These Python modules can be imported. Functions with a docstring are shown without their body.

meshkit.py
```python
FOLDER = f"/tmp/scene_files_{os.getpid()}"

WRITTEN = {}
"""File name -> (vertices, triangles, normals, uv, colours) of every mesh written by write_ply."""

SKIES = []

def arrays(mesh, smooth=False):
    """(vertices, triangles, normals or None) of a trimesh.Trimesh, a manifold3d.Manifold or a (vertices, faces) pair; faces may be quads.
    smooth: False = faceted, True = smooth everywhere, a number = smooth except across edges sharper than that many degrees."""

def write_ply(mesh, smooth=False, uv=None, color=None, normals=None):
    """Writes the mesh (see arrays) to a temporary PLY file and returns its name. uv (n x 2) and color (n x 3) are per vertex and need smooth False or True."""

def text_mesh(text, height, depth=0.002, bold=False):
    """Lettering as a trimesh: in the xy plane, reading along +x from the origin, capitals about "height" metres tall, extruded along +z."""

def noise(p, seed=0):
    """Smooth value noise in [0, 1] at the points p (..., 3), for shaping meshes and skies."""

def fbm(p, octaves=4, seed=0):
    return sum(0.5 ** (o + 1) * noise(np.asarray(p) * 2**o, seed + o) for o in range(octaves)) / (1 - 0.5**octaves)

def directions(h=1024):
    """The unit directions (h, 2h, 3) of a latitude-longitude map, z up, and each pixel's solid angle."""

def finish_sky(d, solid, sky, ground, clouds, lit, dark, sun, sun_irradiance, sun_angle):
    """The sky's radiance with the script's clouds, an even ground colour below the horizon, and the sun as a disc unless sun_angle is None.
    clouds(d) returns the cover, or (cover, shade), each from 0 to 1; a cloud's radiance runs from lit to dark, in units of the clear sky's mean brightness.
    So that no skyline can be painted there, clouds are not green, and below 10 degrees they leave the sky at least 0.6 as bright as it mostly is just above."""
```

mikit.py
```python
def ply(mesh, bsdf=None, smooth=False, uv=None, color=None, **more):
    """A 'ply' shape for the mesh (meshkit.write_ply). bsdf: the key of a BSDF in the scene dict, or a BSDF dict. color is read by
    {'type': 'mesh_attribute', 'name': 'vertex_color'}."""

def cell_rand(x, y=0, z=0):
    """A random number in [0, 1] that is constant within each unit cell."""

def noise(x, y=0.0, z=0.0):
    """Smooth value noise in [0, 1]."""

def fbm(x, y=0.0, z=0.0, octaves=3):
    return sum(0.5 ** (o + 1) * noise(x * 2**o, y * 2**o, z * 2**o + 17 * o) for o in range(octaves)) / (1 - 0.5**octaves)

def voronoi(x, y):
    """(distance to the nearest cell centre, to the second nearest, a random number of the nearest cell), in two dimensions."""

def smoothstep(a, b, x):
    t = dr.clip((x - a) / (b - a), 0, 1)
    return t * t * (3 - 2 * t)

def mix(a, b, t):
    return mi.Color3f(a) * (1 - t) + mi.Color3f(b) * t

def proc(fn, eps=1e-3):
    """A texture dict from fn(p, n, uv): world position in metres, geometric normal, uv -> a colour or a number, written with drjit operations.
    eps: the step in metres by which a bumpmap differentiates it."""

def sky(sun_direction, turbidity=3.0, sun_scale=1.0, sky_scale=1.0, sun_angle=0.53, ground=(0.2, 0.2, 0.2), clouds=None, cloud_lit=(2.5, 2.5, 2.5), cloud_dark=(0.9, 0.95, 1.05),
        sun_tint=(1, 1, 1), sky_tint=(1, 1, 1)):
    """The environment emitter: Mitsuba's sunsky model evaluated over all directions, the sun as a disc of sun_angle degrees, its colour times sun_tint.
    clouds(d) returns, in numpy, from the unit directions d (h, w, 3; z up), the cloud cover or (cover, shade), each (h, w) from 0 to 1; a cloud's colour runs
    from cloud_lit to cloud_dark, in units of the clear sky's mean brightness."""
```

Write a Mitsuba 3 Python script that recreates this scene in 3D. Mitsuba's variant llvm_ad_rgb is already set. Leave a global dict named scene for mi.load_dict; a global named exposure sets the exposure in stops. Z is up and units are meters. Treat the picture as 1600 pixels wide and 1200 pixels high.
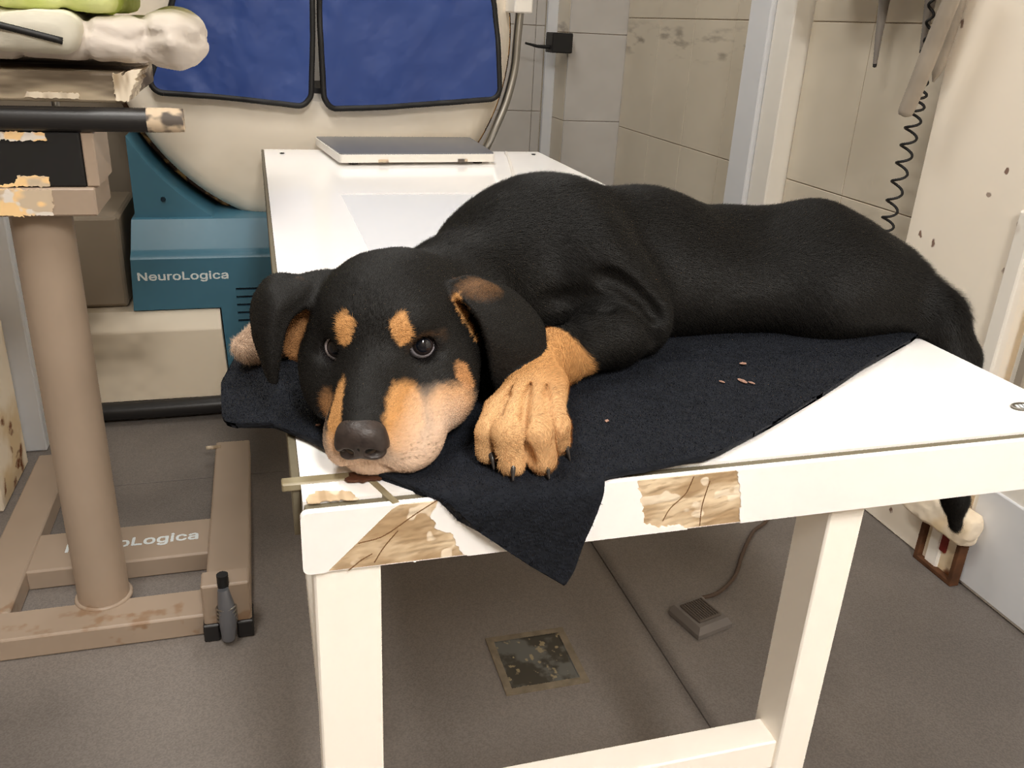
import math, random, numpy as np, trimesh, mitsuba as mi, drjit as dr, mikit, meshkit
import manifold3d as m3
from shapely.geometry import Polygon, Point, LineString
from shapely import affinity
from scipy.spatial import cKDTree
T = mi.ScalarTransform4f
rng = np.random.default_rng(7)
scene, labels = {}, {}

# ------------------------------------------------------------------ camera, light, exposure
scene['camera'] = {'type': 'perspective', 'fov': 61.7885, 'fov_axis': 'x', 'near_clip': 0.05, 'far_clip': 50.0,
                   'to_world': T().look_at(origin=[-0.01319, -0.57807, 1.10034], target=[0.25505, 0.304, 0.71304], up=[0.06347, 0.38498, 0.92074])}
exposure = 0.75
LAMPS = [  # (x, y, length along x, length along y, radiance)
    (0.30, -1.75, 0.35, 1.1, (43.0, 41.6, 39.3)),
    (-0.40, 0.20, 0.35, 1.0, (12.5, 12.1, 11.4)),
    (0.30, 1.90, 0.30, 0.9, (9.0, 8.8, 8.4)),
]
CEIL = 2.5

# ------------------------------------------------------------------ helpers
def lin(r, g, b):
    def f(v):
        v /= 255.0
        return v / 12.92 if v <= 0.04045 else ((v + 0.055) / 1.055) ** 2.4
    return [f(r), f(g), f(b)]

def mat(name, color, rough=0.5, spec=0.5, metallic=0.0, bump=None, bscale=0.001, **kw):
    c = color if isinstance(color, dict) else {'type': 'rgb', 'value': list(color)}
    b = {'type': 'principled', 'base_color': c, 'roughness': rough, 'specular': spec, 'metallic': metallic, **kw}
    if bump is not None:
        b = {'type': 'bumpmap', 'arbitrary': {**bump}, 'scale': bscale, 'bsdf': b}
    scene[name] = {'type': 'twosided', 'bsdf': b}
    return name

def numbered(key):
    if key not in used:
        used.add(key)
        return key
    i = 1
    while f'{key}_{i:03d}' in used:
        i += 1
    used.add(f'{key}_{i:03d}')
    return f'{key}_{i:03d}'
used = set()

def thing(name, label, cat, group=None):
    key = numbered(name)
    labels[key] = {'label': label, 'category': cat}
    if group:
        labels[key]['group'] = group
    return key

def obj(name, mesh, m, parent=None, smooth=False, label=None, **kw):
    key = numbered(parent + '__' + name if parent else name)
    scene[key] = mikit.ply(mesh, m, smooth, **kw)
    if label and parent:
        labels[key] = {'label': label}
    return key

def solo(name, mesh, m, label, cat, group=None, smooth=False, **kw):
    key = obj(name, mesh, m, None, smooth, **kw)
    labels[key] = {'label': label, 'category': cat}
    if group:
        labels[key]['group'] = group
    return key

def struct(name, mesh, m, label=None, smooth=False):
    key = obj(name, mesh, m, None, smooth)
    labels[key] = {'kind': 'structure'}
    if label:
        labels[key]['label'] = label
    return key

def rbox(x0, x1, y0, y1, z0, z1, r=0.003):
    """a box with chamfered edges"""
    r = min(r, (x1 - x0) * .45, (y1 - y0) * .45, (z1 - z0) * .45)
    p = []
    for a in (0, 1):
        for b in (0, 1):
            for c in (0, 1):
                s = np.array([x1 if a else x0, y1 if b else y0, z1 if c else z0], float)
                d = np.array([-1 if a else 1, -1 if b else 1, -1 if c else 1]) * r
                q = r * 0.42
                for k in range(3):
                    e = s + d
                    e[k] = s[k]
                    p.append(e)
                p.append(s + d * 0.42)
    return trimesh.convex.convex_hull(np.array(p))

def join(*ms):
    return trimesh.util.concatenate(list(ms))

def moved(mesh, loc=(0, 0, 0), rot=(0, 0, 0)):
    m = mesh.copy()
    for ax, a in zip(([1, 0, 0], [0, 1, 0], [0, 0, 1]), rot):
        if a:
            m.apply_transform(trimesh.transformations.rotation_matrix(math.radians(a), ax))
    m.apply_translation(loc)
    return m

def spline(pts, n):
    """Catmull-Rom through pts (k x d), n samples"""
    P = np.asarray(pts, float)
    P = np.vstack([2 * P[0] - P[1], P, 2 * P[-1] - P[-2]])
    t = np.linspace(0, len(P) - 3 - 1e-9, n)
    i = t.astype(int)
    u = (t - i)[:, None]
    a, b, c, d = P[i], P[i + 1], P[i + 2], P[i + 3]
    return .5 * (2 * b + (c - a) * u + (2 * a - 5 * b + 4 * c - d) * u ** 2 + (3 * b - a - 3 * c + d) * u ** 3)

def tube(path, radius, n=12, cap=True):
    p = np.asarray(path, float)
    r = np.broadcast_to(np.asarray(radius, float), (len(p),))
    t = np.gradient(p, axis=0)
    t /= np.linalg.norm(t, axis=1, keepdims=True)
    u = np.cross(t[0], [0, 0, 1] if abs(t[0][2]) < .9 else [1, 0, 0])
    rings = []
    for i in range(len(p)):
        u = u - t[i] * (u @ t[i])
        u /= np.linalg.norm(u)
        w = np.cross(t[i], u)
        a = np.arange(n) / n * 2 * np.pi
        rings.append(p[i] + r[i] * (np.cos(a)[:, None] * u + np.sin(a)[:, None] * w))
    v = np.vstack(rings)
    f = []
    for i in range(len(p) - 1):
        for j in range(n):
            a, b = i * n + j, i * n + (j + 1) % n
            f += [[a, b, b + n], [a, b + n, a + n]]
    if cap:
        v = np.vstack([v, p[0], p[-1]])
        for j in range(n):
            f += [[len(v) - 2, (j + 1) % n, j], [len(v) - 1, (len(p) - 1) * n + j, (len(p) - 1) * n + (j + 1) % n]]
    return trimesh.Trimesh(v, f, process=False)

def extrude(poly, depth):
    gs = getattr(poly, 'geoms', [poly])
    return join(*[trimesh.creation.extrude_polygon(g, depth, engine='earcut') for g in gs])

def xz_extrude(poly, y0, y1):
    """polygon given in (x, z), extruded from y0 (front) to y1"""
    m = extrude(poly, y1 - y0)
    v = m.vertices.copy()
    m.vertices = np.c_[v[:, 0], y1 - v[:, 2], v[:, 1]]
    return m

def noisef(v, s, seed=0, oct=3):
    return meshkit.fbm(np.asarray(v) * s, oct, seed) - .5

# ------------------------------------------------------------------ materials
fbm, nz, sm, mix = mikit.fbm, mikit.noise, mikit.smoothstep, mikit.mix

def floor_col(p, n, uv):
    a = fbm(p.x * 2.2, p.y * 2.2, 0.0, 4)
    g = nz(p.x * 420, p.y * 420)
    c = mix(lin(100, 94, 90), lin(122, 115, 110), sm(.3, .7, a))
    dark_band = dr.exp(-dr.square((p.x - .676 + .012 * (fbm(p.y * 3, 4.0, 0.0, 2) - .5)) / .017)) * sm(-.2, .2, p.y)
    c = mix(c, lin(60, 54, 50), .6 * dark_band)  # soft darker band in the floor colour, along the sheet joint
    return c * (.86 + .28 * g) 
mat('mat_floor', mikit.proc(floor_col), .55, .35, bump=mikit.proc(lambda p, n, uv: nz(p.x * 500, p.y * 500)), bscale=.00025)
mat('mat_floor_seam', lin(62, 56, 52), .8, .2)

def tile_grey(p, n, uv):
    a = fbm(p.x * 5 + 3, p.y * 5, p.z * 5, 4)
    d = sm(.5, .78, fbm(p.x * 16, p.y * 9, p.z * 30, 4)) * sm(.09, .0, dr.abs(p.z - 1.07)) * sm(1.6, 1.9, p.y)
    c = mix(lin(196, 186, 168), lin(214, 205, 188), a)
    return mix(c, lin(110, 100, 86), d * .8)
mat('mat_tile', mikit.proc(tile_grey), .3, .45)
mat('mat_tile_cool', mikit.proc(lambda p, n, uv: mix(lin(176, 172, 168), lin(202, 199, 196), fbm(p.x * 6, p.y * 6, p.z * 6, 4))), .3, .45)
mat('mat_grout', lin(172, 162, 144), .9, .2)

def cream_wall(p, n, uv):
    a = fbm(p.x * 3, p.y * 3, p.z * 3, 4)
    c = mix(lin(250, 238, 220), lin(254, 246, 232), a)
    v1, v2, v3 = mikit.voronoi(p.y * 14 + 3.3, p.z * 11 + .7)
    spot = sm(.10, .05, v1 +   .10 * (nz(p.y * 160, p.z * 160, p.x * 160) - .5)) * sm(.84, .86, v3)
    return mix(c, lin(104, 62, 38), spot * .85)
mat('mat_cream_wall', mikit.proc(cream_wall), .4, .4)

def rust_cream(p, n, uv):
    a = fbm(p.x * 9, p.y * 9, p.z * 9, 4)
    c = mix(lin(236, 222, 200), lin(214, 190, 152), sm(.4, .65, a))
    b = fbm(p.x * 22 + 5, p.y * 22, p.z * 22, 4)
    return mix(c, lin(112, 66, 38), sm(.56, .68, b) * sm(.5, .62, a))
mat('mat_rust_cream', mikit.proc(rust_cream), .55, .3)
mat('mat_rust', mikit.proc(lambda p, n, uv: mix(lin(56, 38, 28), lin(108, 72, 48), fbm(p.x * 40, p.y * 40, p.z * 40, 3))), .8, .2)
mat('mat_white_paint', lin(232, 228, 220), .35, .45)
mat('mat_cool_white', lin(214, 216, 220), .35, .45)
mat('mat_grey_wall', mikit.proc(lambda p, n, uv: mix(lin(120, 108, 94), lin(150, 138, 122), fbm(p.x * 3, p.y * 3, p.z * 3, 4))), .7, .3)
mat('mat_ceiling', lin(225, 220, 212), .8, .2)

def laminate(p, n, uv):
    a = fbm(p.x * 4, p.y * 4, p.z * 4, 3)
    sp = sm(.9, .95, nz(p.x * 45, p.y * 45, p.z * 45))
    return mix(mix(lin(236, 234, 232), lin(243, 241, 240), a), lin(170, 140, 100), sp * .0)
mat('mat_laminate', mikit.proc(laminate), .11, .6)
mat('mat_laminate_inset', lin(224, 225, 227), .14, .55)
mat('mat_frame_white', mikit.proc(lambda p, n, uv: mix(lin(244, 239, 230), lin(150, 112, 70), .5 * sm(.74, .86, fbm(p.x * 12, p.y * 12, p.z * 9, 4)))), .4, .45)
mat('mat_groove', lin(104, 97, 80), .55, .4)
mat('mat_olive', mikit.proc(lambda p, n, uv: mix(lin(150, 142, 118), lin(108, 94, 66), fbm(p.x * 60, p.y * 60, p.z * 60, 3))), .45, .5)

def wood(p, n, uv):
    g = fbm(p.x * 22 + p.z * 14, p.z * 60 - p.x * 16, p.y * 20, 4)
    f = nz(p.x * 90 + p.z * 200, p.z * 420 - p.x * 130)
    c = mix(lin(166, 140, 108), lin(214, 194, 164), sm(.3, .7, g))
    c = mix(c, lin(140, 112, 82), .35 * sm(.6, .9, f))
    return mix(c, lin(236, 222, 200), .7 * sm(.66, .74, fbm(p.x * 70, p.y * 70, p.z * 70, 2)))
mat('mat_wood', mikit.proc(wood), .75, .25, bump=mikit.proc(lambda p, n, uv: nz(p.x * 60 + p.z * 160, p.z * 300 - p.x * 90)), bscale=.0012)
mat('mat_crack', lin(110, 80, 52), .9, .1)
mat('mat_brown_gap', lin(70, 40, 24), .7, .3)
mat('mat_steel', lin(170, 168, 164), .28, .5, metallic=1.0)
mat('mat_steel_dark', lin(128, 131, 139), .36, .5, metallic=.6)
mat('mat_black', lin(24, 24, 25), .5, .4)
mat('mat_black_rubber', lin(30, 29, 30), .38, .5)
mat('mat_scanner_cream', mikit.proc(lambda p, n, uv: mix(lin(236, 226, 210), lin(214, 202, 182), .6 * sm(.45, .8, fbm(p.x * 4, p.y * 4, p.z * 5, 4)))), .35, .45)
mat('mat_scanner_cream_dirty', mikit.proc(lambda p, n, uv: mix(lin(228, 216, 196), lin(140, 126, 106), sm(.38, .72, fbm(p.x * 4 + 7, p.y * 4, p.z * 5, 4)) * sm(-.25, -.42, p.x))), .4, .4)
mat('mat_teal', mikit.proc(lambda p, n, uv: mix(lin(60, 106, 128), lin(70, 118, 140), fbm(p.x * 5, p.y * 5, p.z * 5, 3))), .34, .5)
mat('mat_teal_dark', lin(16, 40, 54), .6, .3)
mat('mat_letter', lin(216, 224, 226), .5, .4)
mat('mat_amber', mikit.proc(lambda p, n, uv: mix(lin(70, 42, 20), lin(196, 146, 84), sm(.45, .6, fbm(p.x * 30, p.y * 30, p.z * 30, 3)))), .5, .4)
mat('mat_blue_nylon', mikit.proc(lambda p, n, uv: mix(lin(28, 54, 118), lin(40, 70, 138), fbm(p.x * 9, p.y * 9, p.z * 5, 3))), .5, .45,
    bump=mikit.proc(lambda p, n, uv: fbm(p.x * 24, p.y * 24, p.z * 18, 3)), bscale=.004, sheen=.3)
mat('mat_beige_paint', mikit.proc(lambda p, n, uv: mix(mix(lin(154, 136, 119), lin(168, 150, 133), fbm(p.x * 8, p.y * 8, p.z * 8, 3)), lin(128, 88, 44), .75 * sm(.60, .72, fbm(p.x * 22, p.y * 22, p.z * 22, 4)) * sm(.12, .0, p.z) * sm(.99, .93, p.y))), .42, .45)
mat('mat_peeled', mikit.proc(lambda p, n, uv: mix(mix(lin(198, 180, 156), lin(240, 204, 150), sm(.42, .5, fbm(p.x * 24, p.y * 24, p.z * 30, 3))), lin(222, 214, 204), sm(.55, .6, fbm(p.x * 40 + 9, p.y * 40, p.z * 40, 3)))), .6, .3)
mat('mat_tape', mikit.proc(lambda p, n, uv: mix(lin(92, 84, 78), lin(206, 186, 160), sm(.48, .62, fbm(p.x * 38, p.y * 60, p.z * 40, 3)))), .6, .3)
mat('mat_slab', mikit.proc(lambda p, n, uv: mix(lin(92, 80, 66), lin(178, 164, 142), sm(.35, .7, fbm(p.x * 7, p.y * 12, p.z * 30, 4)))), .6, .3)
mat('mat_slab_edge', mikit.proc(lambda p, n, uv: mix(lin(226, 214, 194), lin(150, 132, 108), sm(.4, .7, fbm(p.x * 60, p.y * 20, p.z * 16, 3)))), .6, .3)
mat('mat_cushion_white', lin(202, 193, 184), .8, .3, sheen=.5, bump=mikit.proc(lambda p, n, uv: fbm(p.x * 60, p.y * 60, p.z * 60, 3)), bscale=.004)
mat('mat_cushion_flat', lin(196, 192, 178), .8, .3, sheen=.4)
mat('mat_cushion_green', mikit.proc(lambda p, n, uv: mix(lin(188, 204, 104), lin(212, 220, 150), sm(.3, .7, fbm(p.x * 20, p.y * 20, p.z * 20, 3)))), .85, .3, sheen=.5)
mat('mat_towel', mikit.proc(lambda p, n, uv: mix(lin(16, 18, 22), lin(29, 32, 39), fbm(p.x * 160, p.y * 160, p.z * 160, 3))), .95, .15, sheen=.5,
    bump=mikit.proc(lambda p, n, uv: nz(p.x * 520, p.y * 520, p.z * 520)), bscale=.0016)
mat('mat_towel_fibre', lin(29, 32, 40), .9, .12, sheen=.2)
mat('mat_crumb', lin(150, 118, 104), .8, .2)
mat('mat_pedal', lin(112, 106, 102), .5, .4)
mat('mat_pedal_top', lin(88, 80, 74), .8, .3)
mat('mat_cable', lin(86, 70, 60), .6, .3)
mat('mat_drain_frame', mikit.proc(lambda p, n, uv: mix(lin(98, 88, 74), lin(138, 126, 108), fbm(p.x * 60, p.y * 60, p.z * 10, 4))), .7, .3)
def drain_plate(p, n, uv):
    a = fbm(p.x * 34, p.y * 34, 1.0, 4)
    c = mix(lin(72, 68, 60), lin(108, 108, 104), sm(.4, .65, a))
    return mix(c, lin(176, 160, 128), sm(.66, .78, fbm(p.x * 90, p.y * 90, 3.0, 3)) * .7)
mat('mat_drain_plate', mikit.proc(drain_plate), .4, .5, metallic=.3)
mat('mat_handle', mikit.proc(lambda p, n, uv: mix(lin(136, 126, 114), lin(170, 160, 146), fbm(p.x * 14, p.y * 14, p.z * 14, 3))), .35, .5)
mat('mat_probe', lin(122, 116, 110), .3, .5)
mat('mat_emblem', lin(96, 92, 84), .4, .5, metallic=.5)
mat('mat_red_rust', lin(120, 42, 34), .6, .3)

# ------------------------------------------------------------------ the room
XR, XT = 1.417, 1.47          # painted panel and tiled wall on the side with the tools
struct('floor', join(trimesh.creation.box(bounds=[[-1.6, -2.4, -.08], [1.75, 3.7, -.004]])), 'mat_floor_seam', 'grey clinic floor')
sheets = [(-1.6, .6735, -2.4, 1.462), (.6745, 1.75, -2.4, 1.462), (-1.6, 1.75, 1.465, 3.7)]
for i, (a, b, y0, y1) in enumerate(sheets):
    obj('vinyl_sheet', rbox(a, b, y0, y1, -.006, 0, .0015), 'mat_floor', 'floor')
struct('ceiling', trimesh.creation.box(bounds=[[-1.6, -2.4, CEIL + .03], [1.75, 3.7, CEIL + .1]]), 'mat_ceiling')
struct('wall_front', trimesh.creation.box(bounds=[[-1.6, -2.5, 0], [1.75, -2.4, CEIL + .03]]), 'mat_grey_wall')
struct('wall_left', trimesh.creation.box(bounds=[[-1.7, -2.4, 0], [-1.6, 3.7, CEIL + .03]]), 'mat_grey_wall')
struct('wall_back', trimesh.creation.box(bounds=[[-1.6, 3.10, 0], [1.222, 3.4, CEIL + .03]]), 'mat_grout', 'tiled wall behind the scanner')
struct('wall_right', rbox(XR, 1.56, .712, 1.054, 0, CEIL + .03, .004), 'mat_cream_wall', 'cream painted panel with rust spots')
struct('wall_side', trimesh.creation.box(bounds=[[XT, 1.054, 0], [1.6, 3.4, CEIL + .03]]), 'mat_grout', 'grey tiled wall behind the hanging tools')

def tiles(parent, ax, at, u0, u1, us, zs, m, depth=.006):
    """single tiles with recessed joints on an upright plane; ax 'x': plane x = at, facing -x; ax 'y': facing -y"""
    us = [u for u in us if u0 < u < u1]
    U = [u0] + us + [u1]
    for a, b in zip(U[:-1], U[1:]):
        for z0, z1 in zip(zs[:-1], zs[1:]):
            g = .0012
            d = depth + rng.uniform(0, .0006)
            if b - a < .01:
                continue
            if ax == 'x':
                me = rbox(at - d, at + .002, a + g, b - g, z0 + g, z1 - g, .0015)
            else:
                me = rbox(a + g, b - g, at - d, at + .002, z0 + g, z1 - g, .0015)
            obj('tile', me, m, parent)
ZS = [0, .30, .723, 1.146, 1.569, 1.992, 2.415, CEIL + .03]
tiles('wall_side', 'x', XT, 1.056, 1.64, [1.375], ZS, 'mat_tile')
tiles('wall_side', 'x', XT, 1.86, 2.922, [2.05, 2.33, 2.61], ZS, 'mat_tile')
# column in the far corner
struct('wall_column', trimesh.creation.box(bounds=[[1.222, 2.93, 0], [XT, 3.4, CEIL + .03]]), 'mat_grout', 'tiled column in the far corner')
tiles('wall_column', 'y', 2.93, 1.216, XT, [], [0, .42, .74, 1.08, 1.42, 1.84, CEIL + .03], 'mat_tile_cool')
tiles('wall_column', 'x', 1.222, 2.93, 3.098, [], [0, .42, .74, 1.08, 1.42, 1.84, CEIL + .03], 'mat_tile')
tiles('wall_back', 'y', 3.10, .2, 1.168, [.55, .84, 1.128], [0, .42, .76, 1.10, 1.44, 1.84, CEIL + .03], 'mat_tile_cool')
struct('trim_1', rbox(1.172, 1.218, 3.075, 3.10, 0, CEIL + .03, .003), 'mat_cool_white', 'pale upright strip beside the column')
# upright jamb on the tiled wall
struct('trim_2', rbox(XT - .075, XT + .02, 1.745, 1.86, 0, CEIL + .03, .004), 'mat_cool_white', 'white upright jamb on the tiled wall')
struct('trim_3', rbox(XT - .062, XT + .02, 1.645, 1.742, 0, CEIL + .03, .004), 'mat_white_paint', 'cream upright jamb on the tiled wall')
# door and its jamb beside the panel
struct('trim_4', rbox(XR - .014, XR + .03, .712, .752, .0, .815, .005), 'mat_frame_white', 'pale chipped upright strip at the edge of the panel')
struct('door_1', rbox(XR + .012, XR + .05, -.6, .690, 0.0, 2.1, .004), 'mat_white_paint', 'pale metal door beside the cream panel')
obj('kick_plate', rbox(XR + .006, XR + .014, -.58, .675, .01, .25, .003), 'mat_cool_white', 'door_1')
obj('edge_strip', rbox(XR + .004, XR + .02, .650, .672, .25, 2.08, .003), 'mat_handle', 'door_1')
struct('wall_right_001', trimesh.creation.box(bounds=[[XR + .05, -2.4, 0], [1.75, .712, CEIL + .03]]), 'mat_cream_wall')
# wall panel and chipped post at the other side of the room
struct('wall_left_001', rbox(-1.6, -.60, 1.69, 1.78, 0, 1.05, .004), 'mat_cool_white', 'white metal panel behind the steel stand')
struct('wall_left_002', rbox(-1.0, -.632, 1.38, 1.63, 0.0, .40, .006), 'mat_rust_cream', 'cream cabinet side with rusty patches at the floor')
struct('wall_left_003', rbox(-1.6, -.36, 2.58, 2.66, 0, CEIL, .004), 'mat_grey_wall')

# lamps in the ceiling (out of the picture)
for i, (x, y, lx, ly, L) in enumerate(LAMPS):
    k = thing('ceiling_lamp', ['flat ceiling lamp over the front of the white table', 'flat ceiling lamp over the middle of the room', 'flat ceiling lamp above the scanner'][i], 'lamp')
    obj('housing', rbox(x - lx / 2 - .02, x + lx / 2 + .02, y - ly / 2 - .02, y + ly / 2 + .02, CEIL + .002, CEIL + .03), 'mat_white_paint', k)
    v = np.array([[x - lx / 2, y - ly / 2, CEIL], [x + lx / 2, y - ly / 2, CEIL], [x + lx / 2, y + ly / 2, CEIL], [x - lx / 2, y + ly / 2, CEIL]])
    kk = obj('diffuser', trimesh.Trimesh(v, [[0, 2, 1], [0, 3, 2]], process=False), 'mat_white_paint', k)
    scene[kk]['emitter'] = {'type': 'area', 'radiance': {'type': 'rgb', 'value': list(L)}}

# ------------------------------------------------------------------ the table
W, D, H, FH = .80, 1.94, .75, .0555
tb = thing('examination_table', 'long white laminate table with chipped front edge that the black dog lies on', 'table')
t0 = .007                      # depth of the front rail
top = m3.Manifold.cube([W - .006, D - t0 - .0115, .03]).translate([.003, t0 + .0115, H - .03])
inset = m3.Manifold.cube([.50, .98, .02]).translate([.149, .30, H - .0012])
slot = m3.Manifold.cube([.2, .012, .02]).translate([.24, 1.07, H - .004])
rest = m3.Manifold.cube([.46, .006, .02]).translate([.149, 1.286, H - .003])
obj('tabletop', top - inset - slot - rest, 'mat_laminate', tb)
obj('inset_panel', rbox(.1505, .6475, .3015, 1.2785, H - .0022, H - .0006, .0006), 'mat_laminate_inset', tb, label='slightly sunken pale panel in the tabletop')
obj('core_board', rbox(.006, W - .006, t0 + .014, D - .004, H - .052, H - .030, .002), 'mat_frame_white', tb)
# front rail with two places where the laminate has broken off
rail = m3.Manifold.extrude(m3.CrossSection([[(x, z) for x, z in ((0.0, 0), (W + .0, 0), (W, FH), (0.0, FH))]]).offset(-.006, m3.JoinType.Round).offset(.006, m3.JoinType.Round, circular_segments=24), t0).rotate([90, 0, 0]).translate([0, t0, H - FH])
def ragged(pts, seed, amp=.0016, step=.0025, straight=()):
    out = []
    r = np.random.default_rng(seed)
    for i in range(len(pts)):
        a, b = np.array(pts[i], float), np.array(pts[(i + 1) % len(pts)], float)
        n = max(2, int(np.linalg.norm(b - a) / step))
        for k in range(n):
            out.append(a + (b - a) * k / n + (0 if i in straight else 1) * r.normal(0, amp, 2) * (k > 0))
    return Polygon(out).buffer(0)
front = lambda q: (q[0], q[2])
P1 = ragged([front(q) for q in [(0.0167, 0, 0.6936), (0.0696, 0, 0.7464), (0.0837, 0, 0.754), (0.1092, 0, 0.7534), (0.1002, 0, 0.7357), (0.1066, 0, 0.7229), (0.1171, 0, 0.7191), (0.1217, 0, 0.7063), (0.1317, 0, 0.6925)]], 3, .0008, straight=(0, 1, 2))
P2 = ragged([front(q) for q in [(0.2771, 0, 0.7554), (0.3273, 0, 0.7545), (0.372, 0, 0.7531), (0.3803, 0, 0.7265), (0.3843, 0, 0.6915), (0.3395, 0, 0.6905), (0.3237, 0, 0.7005), (0.3042, 0, 0.699), (0.2899, 0, 0.706), (0.2822, 0, 0.7312)]], 5, .0009)
def cut(poly):
    gs = getattr(poly, 'geoms', [poly])
    return m3.Manifold.batch_boolean([m3.Manifold.extrude(m3.CrossSection([list(g.exterior.coords)[:-1]], m3.FillRule.NonZero), .003).rotate([90, 0, 0]).translate([0, .0014, 0]) for g in gs], m3.OpType.Add)
rail = rail - cut(P1) - cut(P2)
obj('front_rail', rail, 'mat_laminate', tb, smooth=30)
clip = LineString([(0, H - FH / 2), (W, H - FH / 2)]).buffer(FH / 2 - .001, cap_style='flat')
for P in (P1, P2):
    wp = xz_extrude(P.intersection(clip), .0009, .004)
    obj('bare_wood_patch', wp, 'mat_wood', tb, label='patch of bare wood where laminate has broken off')
for q in ([(0.0432, 0, 0.7181), (0.0634, 0, 0.7225), (0.0878, 0, 0.7389), (0.1062, 0, 0.7502)], [(0.0351, 0, 0.6939), (0.0454, 0, 0.7022), (0.0541, 0, 0.707), ], [(0.0746, 0, 0.7258), (0.0633, 0, 0.7118), (0.0555, 0, 0.6983)],
          [(0.3313, 0, 0.7479), (0.3257, 0, 0.7314), (0.3127, 0, 0.7181), (0.307, 0, 0.7058)], [(0.3476, 0, 0.7417), (0.3437, 0, 0.7177), (0.3443, 0, 0.6965)]):
    path = spline(q, 14)
    path[:, 1] = .0008
    obj('wood_crack', tube(path, .00045, 6), 'mat_crack', tb)
# olive metal strip let in between rail and top, and along the side
obj('groove_strip', rbox(.004, W - .002, t0 + .0003, t0 + .0112, H - .02, H - .0022, .001), 'mat_groove', tb)
obj('edge_strip', rbox(-.004, .0028, .050, D, H - .05, H - .001, .001), 'mat_groove', tb)
obj('corner_strip', rbox(-.012, .052, .046, .058, H - .006, H + .0016, .0015), 'mat_olive', tb, label='olive metal strip at the chipped table corner')
obj('mitre_strip', moved(rbox(-.003, .003, -.031, .031, -.004, .0006, .0005), (.063, .032, H + .0002), (0, 0, 20)), 'mat_olive', tb)
obj('bare_wood_patch', extrude(affinity.translate(ragged([(.006, .013), (.046, .013), (.040, .026), (.020, .031), (.008, .026)], 9, .001), 0, .001), .0008).apply_translation([0, 0, H + .0001]), 'mat_wood', tb)
obj('rust_spot', extrude(ragged([(.040, .040), (.066, .038), (.070, .050), (.056, .056), (.042, .052)], 11, .0015), .002).apply_translation([0, 0, H + .0015]), 'mat_brown_gap', tb)
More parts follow.
